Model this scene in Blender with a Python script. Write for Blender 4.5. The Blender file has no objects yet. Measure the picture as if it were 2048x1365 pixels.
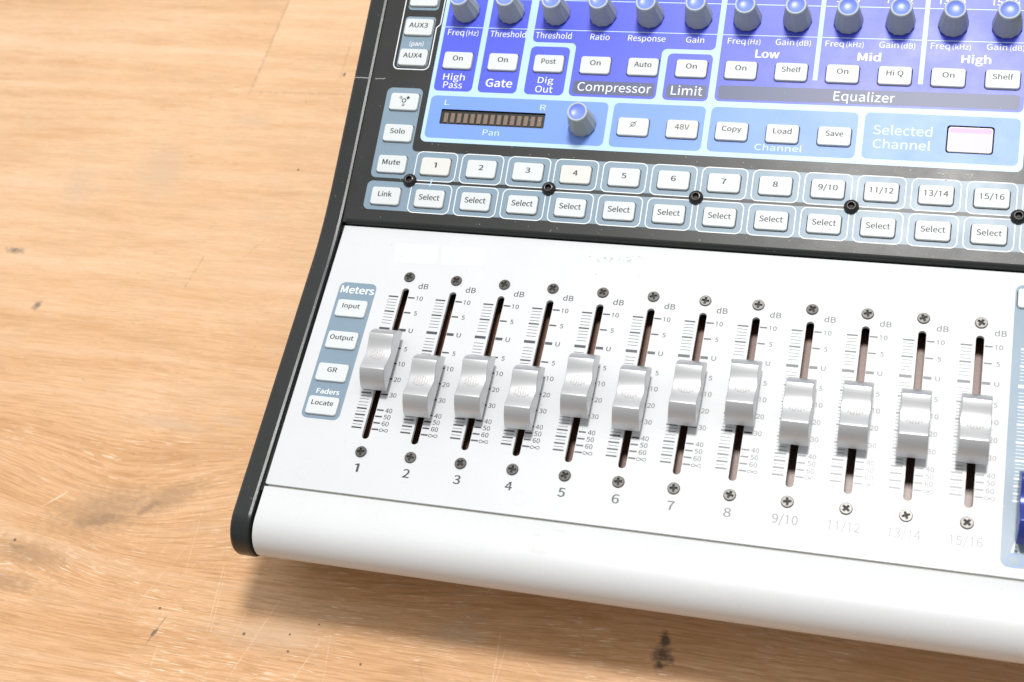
import bpy, bmesh, math, random
from mathutils import Vector, Matrix

random.seed(7)
MM = 0.001
scene = bpy.context.scene
COL = scene.collection

# ------------------------------------------------------------------ frames
# The console is described in millimetres in the frame of its silver fader
# panel (x to the right, y up the panel, z out of it); that panel is tilted
# five degrees from the table.  ORG is the point under the console where it
# meets the table; the world origin is there.
TILT = math.radians(5.0)
ORG = Vector((100.0, 100.0, -62.4234))
UP_TH = math.radians(11.754)      # tilt of the upper panel against the fader panel
HINGE_Y = 102.417
LIP = 2.0
ROT = Matrix.Rotation(TILT, 4, 'X')


def world(p):
    return ROT @ ((Vector(p) - ORG) * MM)


def up(u, v, h=0.0):
    """upper-panel coordinates -> panel frame"""
    return Vector((u, HINGE_Y + v * math.cos(UP_TH) - h * math.sin(UP_TH),
                   LIP + v * math.sin(UP_TH) + h * math.cos(UP_TH)))


def low(x, y, z=0.0):
    return Vector((x, y, z))


# ------------------------------------------------------------------ camera
CAM_POS = Vector((205.122, -193.854, 481.126))
CAM_R = ((0.957166, 0.206851, -0.202596), (0.087429, -0.873543, -0.478831), (-0.276023, 0.440609, -0.85421))
cd = bpy.data.cameras.new('camera')
cam = bpy.data.objects.new('camera', cd)
COL.objects.link(cam)
cd.lens = 50.0
cd.sensor_width = 36.0
cd.clip_start = 0.01
cd.clip_end = 60.0
rx, ry, rz = Vector(CAM_R[0]), -Vector(CAM_R[1]), -Vector(CAM_R[2])
m3 = Matrix((rx, ry, rz)).transposed()
m4 = ROT @ m3.to_4x4()
m4.translation = world(CAM_POS)
cam.matrix_world = m4
cd.dof.use_dof = True
cd.dof.focus_distance = 0.575
cd.dof.aperture_fstop = 14.0
scene.camera = cam

# ------------------------------------------------------------------ light
w = bpy.data.worlds.new('World')
scene.world = w
w.use_nodes = True
wt_ = w.node_tree
wb = wt_.nodes['Background']


def wmath(op, a, b, clamp=False):
    n_ = wt_.nodes.new('ShaderNodeMath')
    n_.operation = op
    n_.use_clamp = clamp
    for i_, q in enumerate((a, b)):
        if isinstance(q, (int, float)):
            n_.inputs[i_].default_value = q
        else:
            wt_.links.new(q, n_.inputs[i_])
    return n_.outputs[0]


def wramp(v, lo, hi, a, b):
    n_ = wt_.nodes.new('ShaderNodeMapRange')
    n_.interpolation_type = 'SMOOTHSTEP'
    wt_.links.new(v, n_.inputs['Value'])
    for k_, q in (('From Min', lo), ('From Max', hi), ('To Min', a), ('To Max', b)):
        n_.inputs[k_].default_value = q
    return n_.outputs['Result']


# a bright studio: pale ceiling and walls, the darker side of the room behind the camera
wsep = wt_.nodes.new('ShaderNodeSeparateXYZ')
wt_.links.new(wt_.nodes.new('ShaderNodeTexCoord').outputs['Generated'], wsep.inputs[0])
wx, wy, wz = wsep.outputs
lum = wmath('MULTIPLY', wramp(wz, -0.05, 0.75, 0.62, 1.0), wramp(wy, -0.40, 0.30, 0.56, 1.05))
lum = wmath('ADD', lum, wmath('MULTIPLY', wramp(wx, -0.2, -0.9, 0.0, 0.30), wramp(wz, 0.0, 0.3, 0.3, 1.0)))
wb.inputs[0].default_value = (1.0, 0.99, 0.975, 1)
wt_.links.new(wmath('MULTIPLY', lum, 0.95), wb.inputs[1])


def area_light(name, pos, target, size, power, color):
    ld = bpy.data.lights.new(name, 'AREA')
    ld.shape = 'DISK'
    ld.size = size
    ld.energy = power
    ld.color = color
    o = bpy.data.objects.new(name, ld)
    COL.objects.link(o)
    o.location = pos
    d = Vector(target) - Vector(pos)
    o.rotation_euler = d.to_track_quat('-Z', 'Y').to_euler()
    return o


KEY = Vector((205, 50 + 0.30 * 1300, 1300))
area_light('ceiling_lamp', world(KEY), world((120, 40, 0)), 0.25, 18.6, (1.0, 0.98, 0.95))

scene.view_settings.view_transform = 'Standard'
scene.view_settings.look = 'None'
scene.view_settings.exposure = 0.0
scene.view_settings.gamma = 1.0
scene.view_settings.use_curve_mapping = False
scene.render.engine = 'CYCLES'
scene.cycles.use_denoising = True
scene.cycles.max_bounces = 8


# ------------------------------------------------------------------ node helper
class N:
    def __init__(self, name):
        self.mat = bpy.data.materials.new(name)
        self.mat.use_nodes = True
        self.t = self.mat.node_tree
        self.bsdf = self.t.nodes['Principled BSDF']

    def new(self, kind, **kw):
        n = self.t.nodes.new(kind)
        for k, v in kw.items():
            setattr(n, k, v)
        return n

    def link(self, a, b):
        self.t.links.new(a, b)

    def put(self, sock, v):
        if hasattr(v, 'is_linked') or hasattr(v, 'links'):
            self.link(v, sock)
        else:
            sock.default_value = v

    def math(self, op, a, b=0.0, c=None, clamp=False):
        n = self.new('ShaderNodeMath', operation=op, use_clamp=clamp)
        self.put(n.inputs[0], a)
        self.put(n.inputs[1], b)
        if c is not None:
            self.put(n.inputs[2], c)
        return n.outputs[0]

    def noise(self, vec, scale, detail=3.0, rough=0.5, dist=0.0):
        n = self.new('ShaderNodeTexNoise')
        self.link(vec, n.inputs['Vector'])
        n.inputs['Scale'].default_value = scale
        n.inputs['Detail'].default_value = detail
        n.inputs['Roughness'].default_value = rough
        n.inputs['Distortion'].default_value = dist
        return n.outputs['Fac']

    def ramp(self, fac, lo, hi, a=0.0, b=1.0):
        n = self.new('ShaderNodeMapRange', clamp=True)
        self.put(n.inputs['Value'], fac)
        n.inputs['From Min'].default_value = lo
        n.inputs['From Max'].default_value = hi
        n.inputs['To Min'].default_value = a
        n.inputs['To Max'].default_value = b
        return n.outputs['Result']

    def mix(self, fac, a, b, blend='MIX'):
        n = self.new('ShaderNodeMix', data_type='RGBA', blend_type=blend)
        self.put(n.inputs['Factor'], fac)
        self.put(n.inputs[6], a)
        self.put(n.inputs[7], b)
        return n.outputs[2]

    def coord(self):
        return self.new('ShaderNodeTexCoord').outputs['Object']

    def comb(self, x, y, z):
        n = self.new('ShaderNodeCombineXYZ')
        for i, v in enumerate((x, y, z)):
            self.put(n.inputs[i], v)
        return n.outputs[0]

    def bump(self, h, strength, dist):
        n = self.new('ShaderNodeBump')
        n.inputs['Strength'].default_value = strength
        n.inputs['Distance'].default_value = dist
        self.link(h, n.inputs['Height'])
        self.link(n.outputs[0], self.bsdf.inputs['Normal'])


def c4(c):
    return (c[0], c[1], c[2], 1.0)


def simple(name, col, rough=0.5, metal=0.0, var=0.06, scale=900.0, bump=0.0, spec=0.5, specks=0.0, speck_col=(0.5, 0.5, 0.5), blot=0.0, rvar=0.0, sss=0.0):
    n = N(name)
    b = n.bsdf
    b.inputs['Roughness'].default_value = rough
    b.inputs['Metallic'].default_value = metal
    b.inputs['Specular IOR Level'].default_value = spec
    co = n.coord()
    f = n.noise(co, scale, 3)
    colr = n.mix(f, c4([x * (1 - var) for x in col]), c4([min(1, x * (1 + var)) for x in col]))
    if blot:
        g = n.ramp(n.noise(co, 45.0, 5, 0.6), 0.40, 0.72)
        colr = n.mix(n.math('MULTIPLY', g, blot), colr, c4([min(1, x * 1.5 + 0.03) for x in col]))
    if specks:
        s = n.ramp(n.noise(co, 700.0, 2), 0.745 - 0.02 * specks, 0.775 - 0.02 * specks)
        gate = n.ramp(n.noise(co, 60.0, 3), 0.45, 0.6)
        colr = n.mix(n.math('MULTIPLY', s, gate), colr, c4(speck_col))
    n.link(colr, b.inputs['Base Color'])
    if rvar:
        r = n.ramp(n.noise(co, 60.0, 5, 0.65), 0.3, 0.7, rough - rvar, rough + rvar)
        n.link(r, b.inputs['Roughness'])
    if bump:
        n.bump(n.noise(co, scale * 1.5, 2), bump, 0.0002)
    if sss:
        b.inputs['Subsurface Weight'].default_value = sss
        b.inputs['Subsurface Radius'].default_value = (0.002, 0.0018, 0.0014)
        b.inputs['Subsurface Scale'].default_value = 0.6
    return n.mat


M = {}
M['silver_paint'] = simple('silver_paint', (0.535, 0.552, 0.572), 0.40, 0.0, 0.04, 1600, 0.10, 0.5, 0.8, (0.40, 0.40, 0.38), 0.04, 0.05)
M['clean_paint'] = simple('clean_paint', (0.562, 0.576, 0.594), 0.40, 0.0, 0.03, 1600, 0.06)
M['cut_metal'] = simple('cut_metal', (0.86, 0.86, 0.84), 0.30, 0.25, 0.2, 3000)
M['nose_paint'] = simple('nose_paint', (0.555, 0.568, 0.582), 0.38, 0.0, 0.05, 1800, 0.12, 0.5, 0.8, (0.42, 0.42, 0.40), 0.03, 0.05)
M['ink'] = simple('ink', (0.020, 0.026, 0.036), 0.37, 0.0, 0.15, 900, 0, 0.70)
M['ghost'] = simple('ghost', (0.52, 0.54, 0.56), 0.35)
M['residue'] = simple('residue', (0.548, 0.552, 0.545), 0.5, 0, 0.05, 300)
M['grime'] = simple('grime', (0.36, 0.36, 0.33), 0.6, 0, 0.3, 1500)
M['slate'] = simple('slate', (0.17, 0.245, 0.315), 0.40, 0, 0.05, 1200, 0.05, 0.5, 0.8, (0.45, 0.48, 0.5), 0.05, 0.035)
M['dark_paint'] = simple('dark_paint', (0.013, 0.015, 0.0145), 0.375, 0, 0.12, 1500, 0.10, 0.38, 1.2, (0.22, 0.22, 0.21), 0.10, 0.03)
M['pale_blue'] = simple('pale_blue', (0.40, 0.58, 0.78), 0.40, 0, 0.03, 900, 0.04, 0.4, 0.3, (0.3, 0.35, 0.5), 0.02, 0.02)
M['mid_blue'] = simple('mid_blue', (0.15, 0.275, 0.72), 0.40, 0, 0.03, 900, 0.05, 0.38, 0.5, (0.13, 0.2, 0.5), 0.03, 0.025)
M['deep_blue'] = simple('deep_blue', (0.055, 0.080, 0.66), 0.40, 0, 0.06, 900, 0.06, 0.5, 0.8, (0.03, 0.03, 0.3), 0.05, 0.03)
M['bar'] = simple('bar', (0.060, 0.075, 0.16), 0.42, 0, 0.08, 1500, 0.05, 0.5, 0.5, (0.3, 0.3, 0.33))
M['white_ink'] = simple('white_ink', (0.74, 0.78, 0.80), 0.45, 0, 0.03)
M['pale_ink'] = simple('pale_ink', (0.50, 0.66, 0.82), 0.42, 0, 0.03)
M['rubber_white'] = simple('rubber_white', (0.548, 0.584, 0.597), 0.42, 0, 0.02, 900, 0.04, 0.45, 0, blot=0.02, sss=0.15)
M['legend'] = simple('legend', (0.014, 0.016, 0.019), 0.5, 0, 0.1)
M['led_tint'] = simple('led_tint', (0.80, 0.58, 0.42), 0.45, 0, 0.05)
M['knob_grey'] = simple('knob_grey', (0.335, 0.37, 0.365), 0.5, 0, 0.05, 900, 0.05, 0.4)
M['knob_rim'] = simple('knob_rim', (0.40, 0.45, 0.46), 0.5, 0, 0.04)
M['knob_blue'] = simple('knob_blue', (0.15, 0.22, 0.80), 0.36, 0, 0.05, 600, 0.0, 0.6)
M['cap_silver'] = simple('cap_silver', (0.585, 0.595, 0.61), 0.37, 0.85, 0.04, 2500, 0.06, 0.5)
M['emblem'] = simple('emblem', (0.45, 0.44, 0.42), 0.45, 0.0, 0.05)
M['cap_blue'] = simple('cap_blue', (0.02, 0.035, 0.24), 0.25, 0.2, 0.05)
M['screw_metal'] = simple('screw_metal', (0.10, 0.095, 0.09), 0.36, 0.6, 0.35, 1200, 0.1)
M['recess'] = simple('recess', (0.006, 0.006, 0.006), 0.6)
M['gloss_black'] = simple('gloss_black', (0.006, 0.006, 0.007), 0.18, 0.0, 0.1)
M['inner_black'] = simple('inner_black', (0.012, 0.012, 0.012), 0.7)
M['track_floor'] = simple('track_floor', (0.155, 0.068, 0.04), 0.38, 0.0, 0.35, 700, 0.1, 0.6)
M['cheek'] = simple('cheek', (0.012, 0.0145, 0.0155), 0.28, 0, 0.10, 1800, 0.10, 0.42, 0.9, (0.16, 0.155, 0.15), 0.08, 0.05)
M['chip'] = simple('chip', (0.33, 0.32, 0.29), 0.5, 0, 0.3, 2500)
M['seam_grey'] = simple('seam_grey', (0.30, 0.30, 0.275), 0.5, 0, 0.15)
M['led_brown'] = simple('led_brown', (0.17, 0.115, 0.085), 0.35, 0, 0.1)
M['window_lens'] = simple('window_lens', (0.58, 0.37, 0.50), 0.36, 0, 0.04, 300, 0, 0.3)
M['painted_glare_edge'] = simple('painted_glare_edge', (0.60, 0.31, 0.48), 0.4, 0, 0.05, 900, 0, 0.3)  # pink edge of the pane's reflection, put into the colour
M['rubber_cream'] = simple('rubber_cream', (0.568, 0.574, 0.555), 0.42, 0, 0.02, 900, 0.04, 0.45, 0, blot=0.02, sss=0.15)
M['rubber_black'] = simple('rubber_black', (0.02, 0.02, 0.02), 0.7)


# ------------------------------------------------------------------ mesh helpers
class MB:
    """collects geometry (in millimetres) for ONE mesh object"""

    def __init__(self):
        self.v, self.f, self.mi, self.sm, self.mats = [], [], [], [], []

    def mat(self, name):
        if name not in self.mats:
            self.mats.append(name)
        return self.mats.index(name)

    def add(self, verts, faces, mat, tf=None, smooth=False):
        k = len(self.v)
        i = self.mat(mat)
        self.v += [tuple(tf(*p)) if tf else tuple(p) for p in verts]
        for f in faces:
            self.f.append(tuple(k + a for a in f))
            self.mi.append(i)
            self.sm.append(smooth)

    def add_mesh(self, me, mat, tf=None, smooth=False):
        self.add([tuple(v.co) for v in me.vertices], [tuple(p.vertices) for p in me.polygons], mat, tf, smooth)

    def add_bm(self, bm, mat, tf=None, smooth=False):
        bm.verts.index_update()
        self.add([tuple(v.co) for v in bm.verts], [tuple(v.index for v in f.verts) for f in bm.faces], mat, tf, smooth)
        bm.free()

    def box(self, a, b, mat, tf=None):
        x0, y0, z0 = a
        x1, y1, z1 = b
        vs = [(x, y, z) for z in (z0, z1) for y in (y0, y1) for x in (x0, x1)]
        self.add(vs, [(0, 2, 3, 1), (4, 5, 7, 6), (0, 1, 5, 4), (2, 6, 7, 3), (1, 3, 7, 5), (0, 4, 6, 2)], mat, tf)

    def mesh(self, name):
        me = bpy.data.meshes.new(name)
        me.from_pydata([Vector(p) * MM for p in self.v], [], self.f)
        for m_ in self.mats:
            me.materials.append(M[m_])
        me.polygons.foreach_set('material_index', self.mi)
        me.polygons.foreach_set('use_smooth', self.sm)
        me.update()
        return me


def fillet(pts, default=0.0, n=5):
    """closed polygon [(x, y, r)] -> contour with rounded corners (convex or concave)"""
    out = []
    k = len(pts)
    for i in range(k):
        p = pts[i]
        r = p[2] if len(p) > 2 else default
        P = Vector(p[:2])
        A = Vector(pts[i - 1][:2]) - P
        B = Vector(pts[(i + 1) % k][:2]) - P
        la, lb = A.length, B.length
        if r <= 0 or la < 1e-6 or lb < 1e-6:
            out.append((P.x, P.y))
            continue
        A.normalize()
        B.normalize()
        ang = A.angle(B)
        t = min(r / math.tan(ang / 2), la * 0.499, lb * 0.499)
        r2 = t * math.tan(ang / 2)
        cdir = (A + B)
        if cdir.length < 1e-6:
            out.append((P.x, P.y))
            continue
        cdir.normalize()
        cen = P + cdir * (r2 / math.sin(ang / 2))
        s, e = P + A * t - cen, P + B * t - cen
        a0 = math.atan2(s.y, s.x)
        da = (math.atan2(e.y, e.x) - a0 + math.pi) % (2 * math.pi) - math.pi
        for j in range(n + 1):
            a = a0 + da * j / n
            out.append((cen.x + r2 * math.cos(a), cen.y + r2 * math.sin(a)))
    return out


def rrect(x0, y0, x1, y1, r, n=5):
    return fillet([(x0, y0, r), (x1, y0, r), (x1, y1, r), (x0, y1, r)], n=n)


def circle(cx, cy, r, n=28):
    return [(cx + r * math.cos(2 * math.pi * i / n), cy + r * math.sin(2 * math.pi * i / n)) for i in range(n)]


def fill2d(contours, thick=0.0):
    """filled flat shape (holes by even-odd) from closed contours, as a mesh"""
    cu = bpy.data.curves.new('shape', 'CURVE')
    cu.dimensions = '2D'
    cu.fill_mode = 'BOTH'
    cu.extrude = thick / 2
    for c in contours:
        s = cu.splines.new('POLY')
        s.points.add(len(c) - 1)
        for p, q in zip(s.points, c):
            p.co = (q[0], q[1], 0, 1)
        s.use_cyclic_u = True
    o = bpy.data.objects.new('shape', cu)
    me = bpy.data.meshes.new_from_object(o)
    bpy.data.objects.remove(o)
    bpy.data.curves.remove(cu)
    return me


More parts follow.
